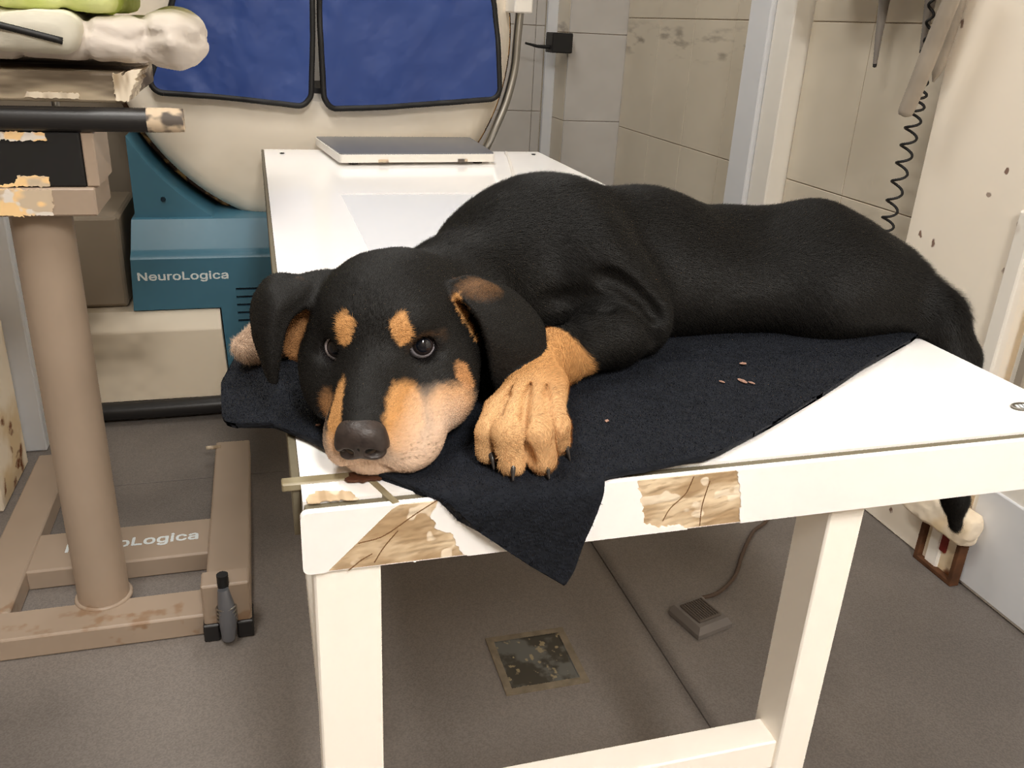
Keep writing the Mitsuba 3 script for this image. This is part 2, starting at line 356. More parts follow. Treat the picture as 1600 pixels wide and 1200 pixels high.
# legs and stretchers
for x0, y0 in ((.008, .006), (.497, .02), (.008, D - .16), (.497, D - .16)):
    lx = .0535 if x0 < .1 else .040
    obj('leg', rbox(x0, x0 + lx, y0, y0 + .05, 0, H - FH + .004, .002), 'mat_frame_white', tb)
obj('stretcher', rbox(.0615, .497, .024, .060, .345, .385, .002), 'mat_frame_white', tb)
obj('stretcher', rbox(.014, .050, .056, D - .16, .345, .385, .002), 'mat_frame_white', tb)
# oval badge on the corner
em = trimesh.creation.cylinder(.014, .0016, sections=40)
em.apply_scale([1.0, .62, 1])
em.apply_translation([.752, .068, H + .0009])
obj('badge', em, 'mat_emblem', tb, label='small oval metal badge')
em2 = trimesh.creation.annulus(.0122, .0138, .0012, sections=40)
em2.apply_scale([1.0, .62, 1])
obj('badge_rim', em2.apply_translation([.752, .068, H + .0020]), 'mat_steel', tb)
for i in range(4):
    bar = rbox(-.0016, .0016, -.0038, .0038, 0, .0010, .0003)
    obj('badge_bar', moved(bar, (.7445 + i * .0050, .068, H + .0016), (0, 0, -24)), 'mat_letter', tb)
for q in ((0.0494, 1.9082, 0.75), (0.764, 1.929, 0.75)):
    obj('screw', moved(trimesh.creation.cylinder(.006, .003, sections=16), (q[0], q[1] - .05, H + .001)), 'mat_black', tb)

# flat steel scale at the far end
fl, fr, bl, br = (0.1824, 1.653, 0.781), (0.5968, 1.6892, 0.781), (0.1448, 1.9829, 0.781), (0.6055, 2.0183, 0.781)
sc_ = thing('flat_scale', 'thin silver box with a dark steel top on the far end of the table', 'scale')
quad = Polygon([fl[:2], fr[:2], br[:2], bl[:2]])
quad = quad.buffer(-.012).buffer(.012)
obj('body', extrude(quad, .0200).apply_translation([0, 0, H + .008]), 'mat_white_paint', sc_)
obj('steel_top', extrude(quad.buffer(-.003), .0030).apply_translation([0, 0, H + .028]), 'mat_steel_dark', sc_, label='dark brushed steel top')
for t in (.27, .78):
    x, y = fl[0] + (fr[0] - fl[0]) * t, fl[1] + (fr[1] - fl[1]) * t
    obj('clasp', rbox(x - .013, x + .013, y - .004, y + .004, H + .007, H + .016, .001), 'mat_tape', sc_)
for sx, sy in ((.1, .1), (.9, .1), (.1, .85), (.9, .85)):
    p = (np.array(fl) * (1 - sx) + np.array(fr) * sx) * (1 - sy) + (np.array(bl) * (1 - sx) + np.array(br) * sx) * sy
    if p[1] > D - .04:
        p[1] = D - .04
    obj('foot', moved(trimesh.creation.cylinder(.012, .008, sections=16), (p[0], p[1], H + .004)), 'mat_black_rubber', sc_)
cab = spline([(0.6833, 1.8958, 0.754), (0.6633, 1.7959, 0.754), (0.6222, 1.6168, 0.754), (0.5688, 1.3993, 0.754), (0.516, 1.2044, 0.754)], 30)
solo('white_cable', tube(cab, .0042, 8), 'mat_white_paint', 'white cable lying on the table top beside the flat scale', 'cable', smooth=True)

# ------------------------------------------------------------------ drain, pedal
dn = thing('floor_drain', 'square rusty drain cover set in the floor under the table', 'drain')
dx0, dx1, dy0, dy1 = .350, .508, .552, .708
fr_ = Polygon([(dx0, dy0), (dx1, dy0), (dx1, dy1), (dx0, dy1)])
obj('frame', extrude(fr_.difference(fr_.buffer(-.014)), .006).apply_translation([0, 0, -.003]), 'mat_drain_frame', dn)
obj('plate', rbox(dx0 + .0125, dx1 - .0125, dy0 + .0125, dy1 - .0125, -.003, .0018, .001), 'mat_drain_plate', dn)
obj('joint', extrude(fr_.buffer(-.0125).difference(fr_.buffer(-.0155)), .0006).apply_translation([0, 0, .0022]), 'mat_drain_plate', dn)

fp = thing('foot_pedal', 'grey square foot pedal with a ribbed top on the floor under the table', 'foot pedal')
def pedal_local(m):
    m = m.copy()
    m.apply_scale([.82, .82, .8])
    return moved(m, (.790, .668, 0), (0, 0, 14))
base = m3.Manifold.batch_hull([m3.Manifold.cube([.108, .112, .012], True).translate([0, 0, .008]), m3.Manifold.cube([.088, .096, .016], True).translate([0, .002, .022])])
bm = base.to_mesh()
obj('base', pedal_local(trimesh.Trimesh(bm.vert_properties[:, :3], bm.tri_verts)), 'mat_pedal', fp)
obj('tread', pedal_local(moved(rbox(-.036, .036, -.034, .040, 0, .008, .003), (0, 0, .028))), 'mat_pedal_top', fp)
for i in range(9):
    obj('rib', pedal_local(rbox(-.031 + i * .0072, -.028 + i * .0072, -.030, .036, .035, .0385, .0008)), 'mat_pedal_top', fp)
pc = spline([(.812, .722, .012), (0.8678, 0.7369, 0.008), (0.9355, 0.7861, 0.006), (0.9975, 0.8612, 0.006), (1.0684, 0.9368, 0.006), (1.1571, 1.014, 0.006), (1.2, 1.25, .006), (1.30, 1.6, .006)], 60)
solo('pedal_cable', tube(pc, .0042, 8), 'mat_cable', 'thin brown cable running across the floor from the foot pedal', 'cable', smooth=True)

# ------------------------------------------------------------------ the scanner
sn = thing('ct_scanner', 'large teal and cream scanner behind the white table', 'scanner')
GC, GR = np.array([.17, 1.06]), .565
prof = [(.30, .0), (.30, .0)]
ring = trimesh.creation.revolve(np.array([[.17, .34], [.17, .03], [.19, .006], [.22, .0], [GR - .10, .0], [GR - .05, .005], [GR - .022, .018], [GR - .006, .040], [GR, .07], [GR, .34], [.17, .34]]), sections=128)
v = ring.vertices.copy()
ring.vertices = np.c_[GC[0] + v[:, 0], 2.03 + v[:, 2], GC[1] + v[:, 1]]
if ring.volume < 0:
    ring.invert()
trimesh.repair.fix_normals(ring)
obj('gantry_ring', ring, 'mat_scanner_cream', sn, smooth=35)
rim = trimesh.creation.revolve(np.array([[GR - .02, .0], [GR + .012, .0], [GR + .02, .02], [GR + .02, .1], [GR - .02, .1], [GR - .02, .0]]), sections=128)
v = rim.vertices.copy()
rim.vertices = np.c_[GC[0] + v[:, 0], 2.13 + v[:, 2], GC[1] + v[:, 1]]
trimesh.repair.fix_normals(rim)
obj('rim_band', rim, 'mat_amber', sn, smooth=35, label='worn brown band around the gantry ring')
obj('bore_tube', (lambda m: trimesh.Trimesh(np.c_[GC[0] + m.vertices[:, 0], 2.21 + m.vertices[:, 2], GC[1] + m.vertices[:, 1]], m.faces[:, ::-1]))(trimesh.creation.annulus(.155, .172, .3, sections=64)), 'mat_black', sn)
# teal base: upper sloping part, ledge, lower front and column under the gantry
up = xz_extrude(Polygon([(-.352, .53), (.60, .53), (.60, .80), (-.352, .80)]), 1.98, 2.34)
up = m3.Manifold(m3.Mesh(np.asarray(up.vertices, np.float32), np.asarray(up.faces, np.uint32))) - m3.Manifold.cylinder(.6, GR + .03, GR + .03, 96).rotate([-90, 0, 0]).translate([GC[0], 1.9, GC[1]])
up = up + m3.Manifold.cube([.95, .1, .27]).translate([-.35, 2.36, .53]) + m3.Manifold.cube([.2, .05, .27]).translate([-.35, 2.33, .53]) + m3.Manifold.cube([.08, .05, .27]).translate([.52, 2.33, .53])
obj('base_upper', up, 'mat_teal', sn, smooth=30)
lowpoly = Polygon([(-.372, .318), (-.142, .318), (-.132, .03), (.70, .03), (.70, .556), (-.360, .556)])
low = xz_extrude(lowpoly, 1.88, 2.34)
lm = m3.Manifold(m3.Mesh(np.asarray(low.vertices, np.float32), np.asarray(low.faces, np.uint32)))
def along_x(pts, x0, x1):
    return m3.Manifold.extrude(m3.CrossSection([pts], m3.FillRule.NonZero), x1 - x0).rotate([90, 0, 90]).translate([x0, 0, 0])
lm = lm ^ along_x([(1.88, .02), (2.34, .02), (2.34, .556), (1.955, .556), (1.905, .484), (1.896, .476), (1.885, .470), (1.88, .462)], -.5, .8)
slots = [m3.Manifold.cube([.15, .02, .007]).translate([-.098, 1.87, .367 - i * .0235]) for i in range(5)]
lm = lm - m3.Manifold.batch_boolean(slots, m3.OpType.Add)
obj('base_lower', lm, 'mat_teal', sn, smooth=30)
obj('vent_back', rbox(-.105, .06, 1.888, 1.895, .255, .378, .001), 'mat_teal_dark', sn)
for q in ((-0.2744, 1.98, 0.6069), (-0.29, 1.98, 0.5373)):
    obj('bolt', moved(trimesh.creation.cylinder(.0065, .008, sections=16), (q[0], 1.979, q[2]), (90, 0, 0)), 'mat_teal_dark', sn)
q = (-0.1282, 1.88, 0.1214)
obj('bolt', moved(trimesh.creation.cylinder(.005, .006, sections=16), (q[0], 1.879, q[2]), (90, 0, 0)), 'mat_teal_dark', sn)
def lettering(text, width, height, depth):
    m = meshkit.text_mesh(text, height, depth, True)
    s = width / (m.bounds[1][0] - m.bounds[0][0])
    m.apply_scale([s, 1, 1])
    m.apply_translation([-m.bounds[0][0], 0, 0])
    return m
le = lettering('NeuroLogica', .237, .0215, .0015)
le = trimesh.Trimesh(np.c_[le.vertices[:, 0] - .352, 1.8805 - le.vertices[:, 2], le.vertices[:, 1] + .4035], le.faces)
obj('lettering', le, 'mat_letter', sn, label='pale raised lettering')
# cream cover and the black bumper
cov = xz_extrude(Polygon([(-.60, .062), (-.136, .062), (-.146, .313), (-.60, .313)]), 1.845, 2.3)
cm = m3.Manifold(m3.Mesh(np.asarray(cov.vertices, np.float32), np.asarray(cov.faces, np.uint32)))
cm = cm ^ along_x([(1.845, .05), (2.3, .05), (2.3, .313), (1.888, .313), (1.856, .276), (1.849, .270), (1.845, .262)], -.7, .1)
obj('cover', cm, 'mat_scanner_cream_dirty', sn, smooth=30, label='cream cover with dirty marks')
obj('cover', rbox(-.60, -.39, 1.93, 2.3, .314, .57, .01), 'mat_grey_wall', sn)
bp = tube(spline([(-.60, 1.84, .038), (-.45, 1.838, .036), (-.30, 1.838, .036), (-.16, 1.84, .037), (-.125, 1.85, .037), (-.105, 1.89, .037)], 40), .026, 14)
obj('bumper', bp, 'mat_black_rubber', sn, smooth=True, label='black rubber bumper')
obj('foot_plate', rbox(-.55, .6, 1.90, 2.3, 0, .032, .004), 'mat_black', sn)
# chrome hand rail and the white bracket that holds it
rp = spline([(0.7347, 1.99, 1.148), (0.7296, 1.99, 1.0628), (0.7243, 1.99, 0.9754), (0.7017, 1.985, 0.8857), (0.6683, 1.98, 0.807), (0.641, 1.98, 0.7454), (0.6188, 1.98, 0.6962)], 50)
obj('hand_rail', tube(rp, .0125, 14), 'mat_steel', sn, smooth=True, label='curved chrome rail at the rim')
q = (0.7358, 1.98, 1.1446)
obj('rail_bracket', rbox(q[0] - .028, q[0] + .026, 1.955, 2.06, q[2] - .014, q[2] + .12, .004), 'mat_white_paint', sn)

# two lead flaps hanging in front of the gantry
def flap(name, label, outline, seed):
    k = thing(name, label, 'lead flap', 'blue lead flaps in front of the gantry')
    P = Polygon(outline).buffer(-.03).buffer(.03)
    ys = 1.985
    def sheet(poly, y, th, amp):
        m = trimesh.creation.triangulate_polygon(poly, engine='earcut')
        t = trimesh.Trimesh(np.c_[m[0], np.zeros(len(m[0]))], m[1], process=False) if isinstance(m, tuple) else m
        for _ in range(9):
            e = t.edges_unique_length
            if e.max() < .03:
                break
            t = t.subdivide()
        v = t.vertices
        n = len(v)
        bul = np.array([np.clip(poly.exterior.distance(Point(a[0], a[1])) / .05, 0, 1) for a in v[:, :2]]) if n < 9000 else np.ones(n)
        w = noisef(np.c_[v[:, 0] * 1.0, v[:, 1] * .7, np.zeros(n)], 9, seed) * amp * bul
        f = np.c_[v[:, 0], y - th / 2 * (0.35 + .65 * bul) + w, v[:, 1]]
        return t, f, bul
    t, fv, bul = sheet(P, ys, .012, .022)
    bv = fv + np.array([0, 1, 0]) * (.005 + .010 * bul[:, None])
    # closed body: front, back, and walls along the outline
    n = len(fv)
    F = t.faces
    c = np.cross(fv[F[0][1]] - fv[F[0][0]], fv[F[0][2]] - fv[F[0][0]])
    Ff = F if c[1] < 0 else F[:, ::-1]
    edges = np.sort(t.edges, axis=1)
    u, cnt = np.unique(edges, axis=0, return_counts=True)
    be = u[cnt == 1]
    walls = np.vstack([[[a, b, b + n], [a, b + n, a + n]] for a, b in be])
    obj('panel', trimesh.Trimesh(np.vstack([fv, bv]), np.vstack([Ff, Ff[:, ::-1] + n, walls]), process=False), 'mat_blue_nylon', k, smooth=50)
    ex = np.array(P.exterior.coords)[:-1]
    L = LineString(np.vstack([ex, ex[:1]]))
    s = np.linspace(0, L.length, 260)
    pp = np.array([L.interpolate(a).coords[0] for a in s])
    kd = cKDTree(fv[:, [0, 2]])
    yy = fv[kd.query(pp)[1], 1]
    pth = np.c_[pp[:, 0], yy + .004, pp[:, 1]]
    obj('binding', tube(pth, .0085, 10, cap=False), 'mat_black', k, smooth=True, label='black binding along the edge')
    return k
flap('lead_flap', 'blue padded flap with black binding beside the stacked cushions', [(q[0], q[2]) for q in [(-0.2884, 1.985, 0.8898), (-0.125, 1.985, 0.8826), (-0.0092, 1.985, 0.8739), (0.1169, 1.985, 0.8616), (0.139, 1.985, 0.8894), (0.1487, 1.985, 1.0387), (0.155, 1.985, 1.227), (0.1597, 1.985, 1.3754), (-0.1156, 1.985, 1.3539), (-0.2319, 1.985, 1.0229)]], 3)
flap('lead_flap', 'blue padded flap with black binding next to the chrome hand rail', [(q[0], q[2]) for q in [(0.1738, 1.985, 0.8869), (0.1904, 1.985, 0.8564), (0.3416, 1.985, 0.8649), (0.5279, 1.985, 0.8816), (0.6719, 1.985, 0.8958), (0.6805, 1.985, 0.9211), (0.6688, 1.985, 1.0604), (0.6559, 1.985, 1.144), (0.5882, 1.985, 1.4088), (0.1775, 1.985, 1.3767), (0.1705, 1.985, 1.0719)]], 8)

# black latch on the column
lt = thing('latch', 'black latch with a thin rod at the edge of the far tiled column', 'latch')
obj('body', rbox(1.130, 1.2150, 2.87, 2.96, 1.003, 1.078, .004), 'mat_black', lt)
obj('rod', tube([(1.133, 2.91, 1.022), (1.08, 2.91, 1.024), (1.03, 2.91, 1.034)], [.008, .006, .004], 8), 'mat_black', lt)

# ------------------------------------------------------------------ implicit surfaces: rounded primitives blended, then meshed
def length(v):
    return np.sqrt(np.einsum('ij,ij->i', v, v))

class Cone:
    def __init__(s, a, b, ra, rb, k=.02):
        s.a, s.b, s.ra, s.rb, s.k = np.array(a, np.float32), np.array(b, np.float32), np.float32(ra), np.float32(rb), k
    def __call__(s, p):
        ab = s.b - s.a
        t = np.clip((p - s.a) @ ab / (ab @ ab), 0, 1)
        return length(p - s.a - t[:, None] * ab) - (s.ra + (s.rb - s.ra) * t)

class Ell:
    def __init__(s, c, r, R=None, k=.02):
        s.c, s.r, s.R, s.k = np.array(c, np.float32), np.array(r, np.float32), None if R is None else np.array(R, np.float32), k
    def __call__(s, p):
        q = p - s.c
        if s.R is not None:
            q = q @ s.R
        k0, k1 = length(q / s.r), length(q / s.r ** 2)
        return np.where(k1 > 1e-9, k0 * (k0 - 1) / np.maximum(k1, 1e-9), -s.r.min())

class Cloud:
    """a bent sheet: dense points, each with its own radius"""
    def __init__(s, pts, rad, k=.01):
        s.t, s.rad, s.k = cKDTree(pts), np.asarray(rad), k
    def __call__(s, p):
        d, i = s.t.query(p, distance_upper_bound=.03, workers=-1)
        return np.where(np.isfinite(d), d - s.rad[np.minimum(i, len(s.rad) - 1)], .03).astype(np.float32)

class Box:
    def __init__(s, c, h, r, k=.01):
        s.c, s.h, s.r, s.k = np.array(c, float), np.array(h, float), r, k
    def __call__(s, p):
        q = np.abs(p - s.c) - s.h
        return np.linalg.norm(np.maximum(q, 0), axis=1) + np.minimum(q.max(1), 0) - s.r

class Minus:
    def __init__(s, prim, k=.008):
        s.prim, s.k = prim, k

def evaluate(prims, p, extra=None):
    d = None
    for q in prims:
        if isinstance(q, Minus):
            if d is None:
                continue
            e = -q.prim(p)
            h = np.maximum(q.k - np.abs(d - e), 0) / q.k
            d = np.maximum(d, e) + h * h * q.k / 4
        else:
            e = q(p)
            if d is None:
                d = e
            else:
                h = np.maximum(q.k - np.abs(d - e), 0) / q.k
                d = np.minimum(d, e) - h * h * q.k / 4
    return d if extra is None else d + extra(p)

def nets(prims, lo, hi, h, nb=16, extra=None):
    """surface nets in blocks of nb cells that the surface passes through"""
    lo, hi = np.array(lo, float), np.array(hi, float)
    B = nb * h
    nblk = np.ceil((hi - lo) / B).astype(int)
    cen = lo + (np.stack(np.meshgrid(*[np.arange(n) for n in nblk], indexing='ij'), -1).reshape(-1, 3) + .5) * B
    rad = B * .87
    solo_ = [q.prim(cen) if isinstance(q, Minus) else q.t.query(cen)[0] - q.rad.max() if isinstance(q, Cloud) else q(cen) for q in prims]
    dc = np.min([a for a, q in zip(solo_, prims) if not isinstance(q, Minus)], axis=0)
    act = np.nonzero((dc < rad + .016) & (dc > -rad - .016))[0]
    N = np.array(nblk) * nb + 4
    VK, VP, Q = [], [], []
    g = np.stack(np.meshgrid(*[np.arange(-1, nb + 1)] * 3, indexing='ij'), -1)
    corners = np.array([[0, 0, 0], [1, 0, 0], [0, 1, 0], [1, 1, 0], [0, 0, 1], [1, 0, 1], [0, 1, 1], [1, 1, 1]])
    edges = [(a, b) for a in range(8) for b in range(a + 1, 8) if np.abs(corners[a] - corners[b]).sum() == 1]
    for i in act:
        near = [q for q, a in zip(prims, solo_) if a[i] < (rad + q.k + .01 if isinstance(q, Minus) else dc[i] + 2 * rad + q.k + .012)]
        base = np.round((cen[i] - lo) / B - .5).astype(int) * nb
        P = (lo + (base + g) * h).astype(np.float32)
        if np.abs(evaluate(near, P[1::3, 1::3, 1::3].reshape(-1, 3), extra)).min() > 4.2 * h:
            continue
        val = evaluate(near, P.reshape(-1, 3), extra).reshape(nb + 2, nb + 2, nb + 2)
        s = val < 0
        if s.all() or not s.any():
            continue
        n = nb + 1
        cv = np.stack([val[c[0]:c[0] + n, c[1]:c[1] + n, c[2]:c[2] + n] for c in corners], -1)
        cs = cv < 0
        mixed = cs.any(-1) & ~cs.all(-1)
        idx = np.argwhere(mixed)
        w = cv[mixed]
        acc, cnt = np.zeros((len(idx), 3)), np.zeros(len(idx))
        for a, b in edges:
            va, vb = w[:, a], w[:, b]
            cr = (va < 0) != (vb < 0)
            t = np.where(cr, va / np.where(cr, va - vb, 1), 0)[:, None]
            acc += cr[:, None] * (corners[a] + t * (corners[b] - corners[a]))
            cnt += cr
        cell = base + idx - 1
        VK.append(((cell[:, 0] + 2) * N[1] + cell[:, 1] + 2) * N[2] + cell[:, 2] + 2)
        VP.append(lo + (cell + acc / cnt[:, None]) * h)
        # faces around each grid edge that starts in this block
        for ax in range(3):
            a = val[1:nb + 1, 1:nb + 1, 1:nb + 1]
            sl = [slice(1, nb + 1)] * 3
            sl[ax] = slice(2, nb + 2)
            if True:
                b = val[tuple(sl)]
            cr = np.argwhere((a < 0) != (b < 0))
            if not len(cr):
                continue
            inside = (a < 0)[tuple(cr.T)]
            c0 = base + cr
            o1, o2 = np.zeros(3, int), np.zeros(3, int)
            o1[(ax + 1) % 3], o2[(ax + 2) % 3] = 1, 1
            key = lambda c: ((c[:, 0] + 2) * N[1] + c[:, 1] + 2) * N[2] + c[:, 2] + 2
            quad = np.stack([key(c0), key(c0 - o1), key(c0 - o1 - o2), key(c0 - o2)], 1)
            Q.append(np.where(inside[:, None], quad, quad[:, ::-1]))
    VK, VP, Q = np.concatenate(VK), np.vstack(VP), np.vstack(Q)
    u, first = np.unique(VK, return_index=True)
    V = VP[first]
    pos = np.searchsorted(u, Q)
    ok = (pos < len(u)).all(1)
    pos = np.minimum(pos, len(u) - 1)
    ok &= (u[pos] == Q).all(1)
    F = pos[ok]
    F = np.vstack([F[:, [0, 1, 2]], F[:, [0, 2, 3]]])
    m = trimesh.Trimesh(V, F, process=False)
    if m.volume < 0:
        m.faces = m.faces[:, ::-1]
    return m

def tidy(m, keep_largest=True):
    if keep_largest:
        import scipy.sparse as sp
        from scipy.sparse.csgraph import connected_components
        e = m.edges_unique
        n = len(m.vertices)
        nc, lab = connected_components(sp.coo_matrix((np.ones(len(e)), (e[:, 0], e[:, 1])), (n, n)), directed=False)
        if nc > 1:
            big = np.bincount(lab).argmax()
            keep = lab == big
            new = np.cumsum(keep) - 1
            f = m.faces[keep[m.faces].all(1)]
            m = trimesh.Trimesh(m.vertices[keep], new[f], process=False)
    return m

def relax(m, n):
    """smooth without shrinking"""
    import scipy.sparse as sp
    e = m.edges_unique
    k = len(m.vertices)
    a = sp.coo_matrix((np.ones(2 * len(e)), (np.r_[e[:, 0], e[:, 1]], np.r_[e[:, 1], e[:, 0]])), (k, k)).tocsr()
    w = 1 / np.maximum(np.asarray(a.sum(1)), 1)
    v = np.array(m.vertices)
    for i in range(2 * n):
        v = v + (.5 if i % 2 == 0 else -.52) * (w * (a @ v) - v)
    m.vertices = v

# ------------------------------------------------------------------ steel stand with the stacked pads
st = thing('steel_stand', 'beige steel stand on an H shaped floor frame beside the table', 'stand')
pole_y, pole_x = .938, -.353
ZB = .047
obj('floor_bar', rbox(-.592, -.083, .836, .921, .0, ZB, .004), 'mat_beige_paint', st)
obj('floor_bar', rbox(-.592, -.513, .919, 1.575, .0, ZB - .001, .004), 'mat_beige_paint', st)
obj('floor_bar', rbox(-.168, -.083, .919, 1.565, .0, ZB + .002, .004), 'mat_beige_paint', st)
cb = obj('cross_bar', rbox(-.515, -.166, 1.05, 1.19, .0, ZB - .002, .004), 'mat_beige_paint', st)
le = lettering('NeuroLogica', .262, .03, .0008)
le.apply_translation([-.452, 1.108, ZB - .002])
obj('lettering', le, 'mat_letter', cb, label='worn pale lettering')
pole = trimesh.creation.cylinder(.0455, .79, sections=64)
obj('pole', moved(pole, (pole_x, pole_y, .008 + .395)), 'mat_beige_paint', st, smooth=40)
obj('weld', tube([(pole_x + .047 * math.cos(a), pole_y + .047 * math.sin(a), ZB) for a in np.linspace(0, 2 * np.pi, 40)], .005, 8, cap=False), 'mat_beige_paint', st, smooth=True)
# jack foot at the corner of the frame
jk = obj('jack_block', rbox(-.166, -.080, .818, .868, .018, .122, .004), 'mat_beige_paint', st)
obj('rubber_pad', rbox(-.168, -.139, .812, .868, 0, .038, .003), 'mat_black_rubber', jk)
obj('rubber_pad', rbox(-.108, -.078, .812, .868, 0, .038, .003), 'mat_black_rubber', jk)
obj('lever', tube([(-.126, .809, .118), (-.123, .804, .085), (-.122, .800, .05), (-.124, .802, .012)], [.010, .015, .016, .012], 14), 'mat_steel_dark', jk, smooth=40)
obj('spring', tube([(-.123 + .017 * math.cos(a), .805 + .014 * math.sin(a), .05 + .035 * a / 25) for a in np.linspace(0, 25, 90)], .0022, 6), 'mat_steel', jk, smooth=True)
obj('knob', tube([(-.126, .822, .116), (-.126, .822, .142)], .0105, 14), 'mat_black', jk, smooth=40)
obj('pin', tube([(-0.1912, 1.532, 0.05), (-0.1549, 1.5326, 0.05)], .005, 8), 'mat_slab_edge', st)
# head of the stand
obj('head_beam', rbox(-.95, -.256, .86, 1.0, .797, .840, .003), 'mat_beige_paint', st)
obj('head_box', rbox(-.95, -.268, .866, 1.0, .8405, .922, .003), 'mat_black', st, label='black metal housing')
obj('side_plate', rbox(-.267, -.249, .868, 1.0, .8405, .921, .002), 'mat_beige_paint', st)
obj('peeled_patch', xz_extrude(ragged([(-.95, .799), (-.318, .799), (-.316, .838), (-.40, .839), (-.95, .839)], 21, .0012, straight=()), .8585, .861), 'mat_peeled', st, label='peeled paint showing the filler')
obj('peeled_patch', xz_extrude(ragged([(-.95, .842), (-.318, .842), (-.317, .856), (-.36, .858), (-.365, .846), (-.385, .844), (-.40, .856), (-.95, .858)], 22, .001), .863, .867), 'mat_peeled', st)
obj('peeled_patch', xz_extrude(ragged([(-.95, .909), (-.312, .909), (-.314, .9195), (-.34, .921), (-.95, .921)], 23, .001), .863, .867), 'mat_peeled', st)
obj('sheathed_bar', tube([(-.95, .87, .937), (-.170, .87, .940)], .0178, 24), 'mat_black_rubber', st, smooth=40)
obj('taped_end', tube([(-.171, .87, .940), (-.140, .87, .9405), (-.119, .87, .9405)], [.0182, .0182, .0172], 24), 'mat_tape', st, smooth=40, label='bar end wrapped in torn grey tape')
obj('support_pin', tube([(-.30, .90, .955), (-.30, .90, .975)], .006, 10), 'mat_steel', st, smooth=40)
obj('support_pin', tube([(-.55, .90, .955), (-.55, .90, .975)], .006, 10), 'mat_steel', st, smooth=40)
slab = obj('slab', rbox(-.95, -.198, .875, 1.30, .963, 1.006, .004), 'mat_slab', st, label='grubby grey board carrying the pads')
obj('laminate_edge', xz_extrude(ragged([(-.212, .968), (-.196, .966), (-.186, .985), (-.178, 1.004), (-.172, 1.012), (-.186, 1.011), (-.196, 1.004), (-.212, 1.006)], 31, .0012), .868, 1.0), 'mat_slab_edge', slab)
obj('laminate_edge', xz_extrude(ragged([(-.335, .969), (-.262, .968), (-.262, .976), (-.33, .977)], 33, .0008), .872, .877), 'mat_slab_edge', slab)

def pad_extra(seams, amp, wid):
    def f(p):
        e = 0
        for ax, at in seams:
            w = at + .006 * np.sin(p[:, (ax + 1) % 3] * 60 + p[:, (ax + 2) % 3] * 40)
            e = e + amp * np.exp(-((p[:, ax] - w) / wid) ** 2)
        return e + noisef(p, 26, 4, 2) * .012
    return f
cw = tidy(nets([Box((-.52, 1.06, 1.051), (.400, .165, .002), .029), Ell((-.125, 1.0, 1.056), (.042, .17, .043), None, .03)], (-1.0, .82, .98), (-.04, 1.3, 1.13), .006, 12,
               pad_extra([(0, -.165), (0, -.245), (0, -.335), (0, -.43), (2, 1.058)], .007, .007)))
cu = solo('white_pad', cw, 'mat_cushion_white', 'white quilted pad with tufted edge lying on the steel stand', 'cushion', 'pads stacked on the steel stand', smooth=True)
labels[cu]['group'] = 'pads stacked on the steel stand'
cl = tidy(nets([Box((-.66, 1.02, 1.058), (.39, .17, .004), .024), ], (-1.1, .78, .99), (-.2, 1.3, 1.13), .006, 12,
               lambda p: noisef(p, 14, 9, 3) * .022))
ck = obj('cover', cl, 'mat_cushion_flat', cu, smooth=True, label='off white folded cover with black piping')
obj('piping', tube(spline([(-.95, .835, 1.086), (-.5, .829, 1.083), (-.39, .8255, 1.076), (-.33, .825, 1.064), (-.265, .828, 1.049)], 40), .0048, 10), 'mat_black', ck, smooth=True, label='black piping')
cg = tidy(nets([Box((-.28, 1.06, 1.110), (.062, .17, .002), .022), Box((-.46, 1.07, 1.152), (.36, .18, .004), .022)], (-1.05, .82, 1.06), (-.02, 1.34, 1.20), .006, 12,
               pad_extra([(0, -.19), (0, -.27), (2, 1.128)], .006, .008)))
solo('green_pad', cg, 'mat_cushion_green', 'pale green quilted pad on top of the white pad', 'cushion', 'pads stacked on the steel stand', smooth=True)

# ------------------------------------------------------------------ tools hanging on the tiled wall
hl = thing('tool_rack', 'rack on the tiled wall that the hand tools hang from', 'rack')
obj('shelf', rbox(1.34, XT - .006, 1.06, 1.50, 1.235, 1.27, .004), 'mat_white_paint', hl)
for y in (1.14, 1.22, 1.38):
    obj('hook', rbox(1.33, 1.41, y - .012, y + .012, 1.215, 1.236, .003), 'mat_black', hl)
def hang(name, label, cat, pts, rad, m, tip=None, group=None):
    k = thing(name, label, cat, group)
    p = spline(pts, 40)
    r = np.interp(np.linspace(0, 1, 40), np.linspace(0, 1, len(rad)), rad)
    obj('shaft', tube(p, r, 16), m, k, smooth=50)
    if tip:
        d = p[-1] - p[-2]
        d /= np.linalg.norm(d)
        obj('tip', tube([p[-1] - d * .004, p[-1] + d * tip[0], p[-1] + d * tip[0] * 1.3], [tip[1], tip[1] * .9, tip[1] * .3], 12), 'mat_black', k, smooth=50)
    return k
hang('probe', 'slim grey probe hanging by itself next to the pale jambs', 'probe', [(1.4, 1.2792, 1.2525), (1.4, 1.2728, 1.1922), (1.4, 1.2685, 1.1238), (1.4, 1.2618, 1.054)], [.0135, .0125, .0085, .0048], 'mat_probe', (.006, .0048), 'grey probes')
hang('probe', 'slim grey probe half hidden by the black coiled cord', 'probe', [(1.395, 1.1182, 1.2463), (1.395, 1.1149, 1.1903), (1.395, 1.1116, 1.1397), (1.395, 1.1091, 1.0906)], [.0125, .0115, .008, .0044], 'mat_probe', (.006, .0044), 'grey probes')
hk = thing('hand_piece', 'thick grey beige hand piece hanging in front of the coiled cord', 'hand tool')
p = spline([(1.345, 0.9842, 1.2441), (1.345, 0.996, 1.1866), (1.345, 1.0153, 1.1144), (1.345, 1.0372, 1.0319), (1.345, 1.0541, 0.9744), (1.345, 1.058, 0.9554)], 50)
r = np.interp(np.linspace(0, 1, 50), [0, .25, .5, .85, .96, 1], [.017, .017, .0185, .0165, .0135, .005])
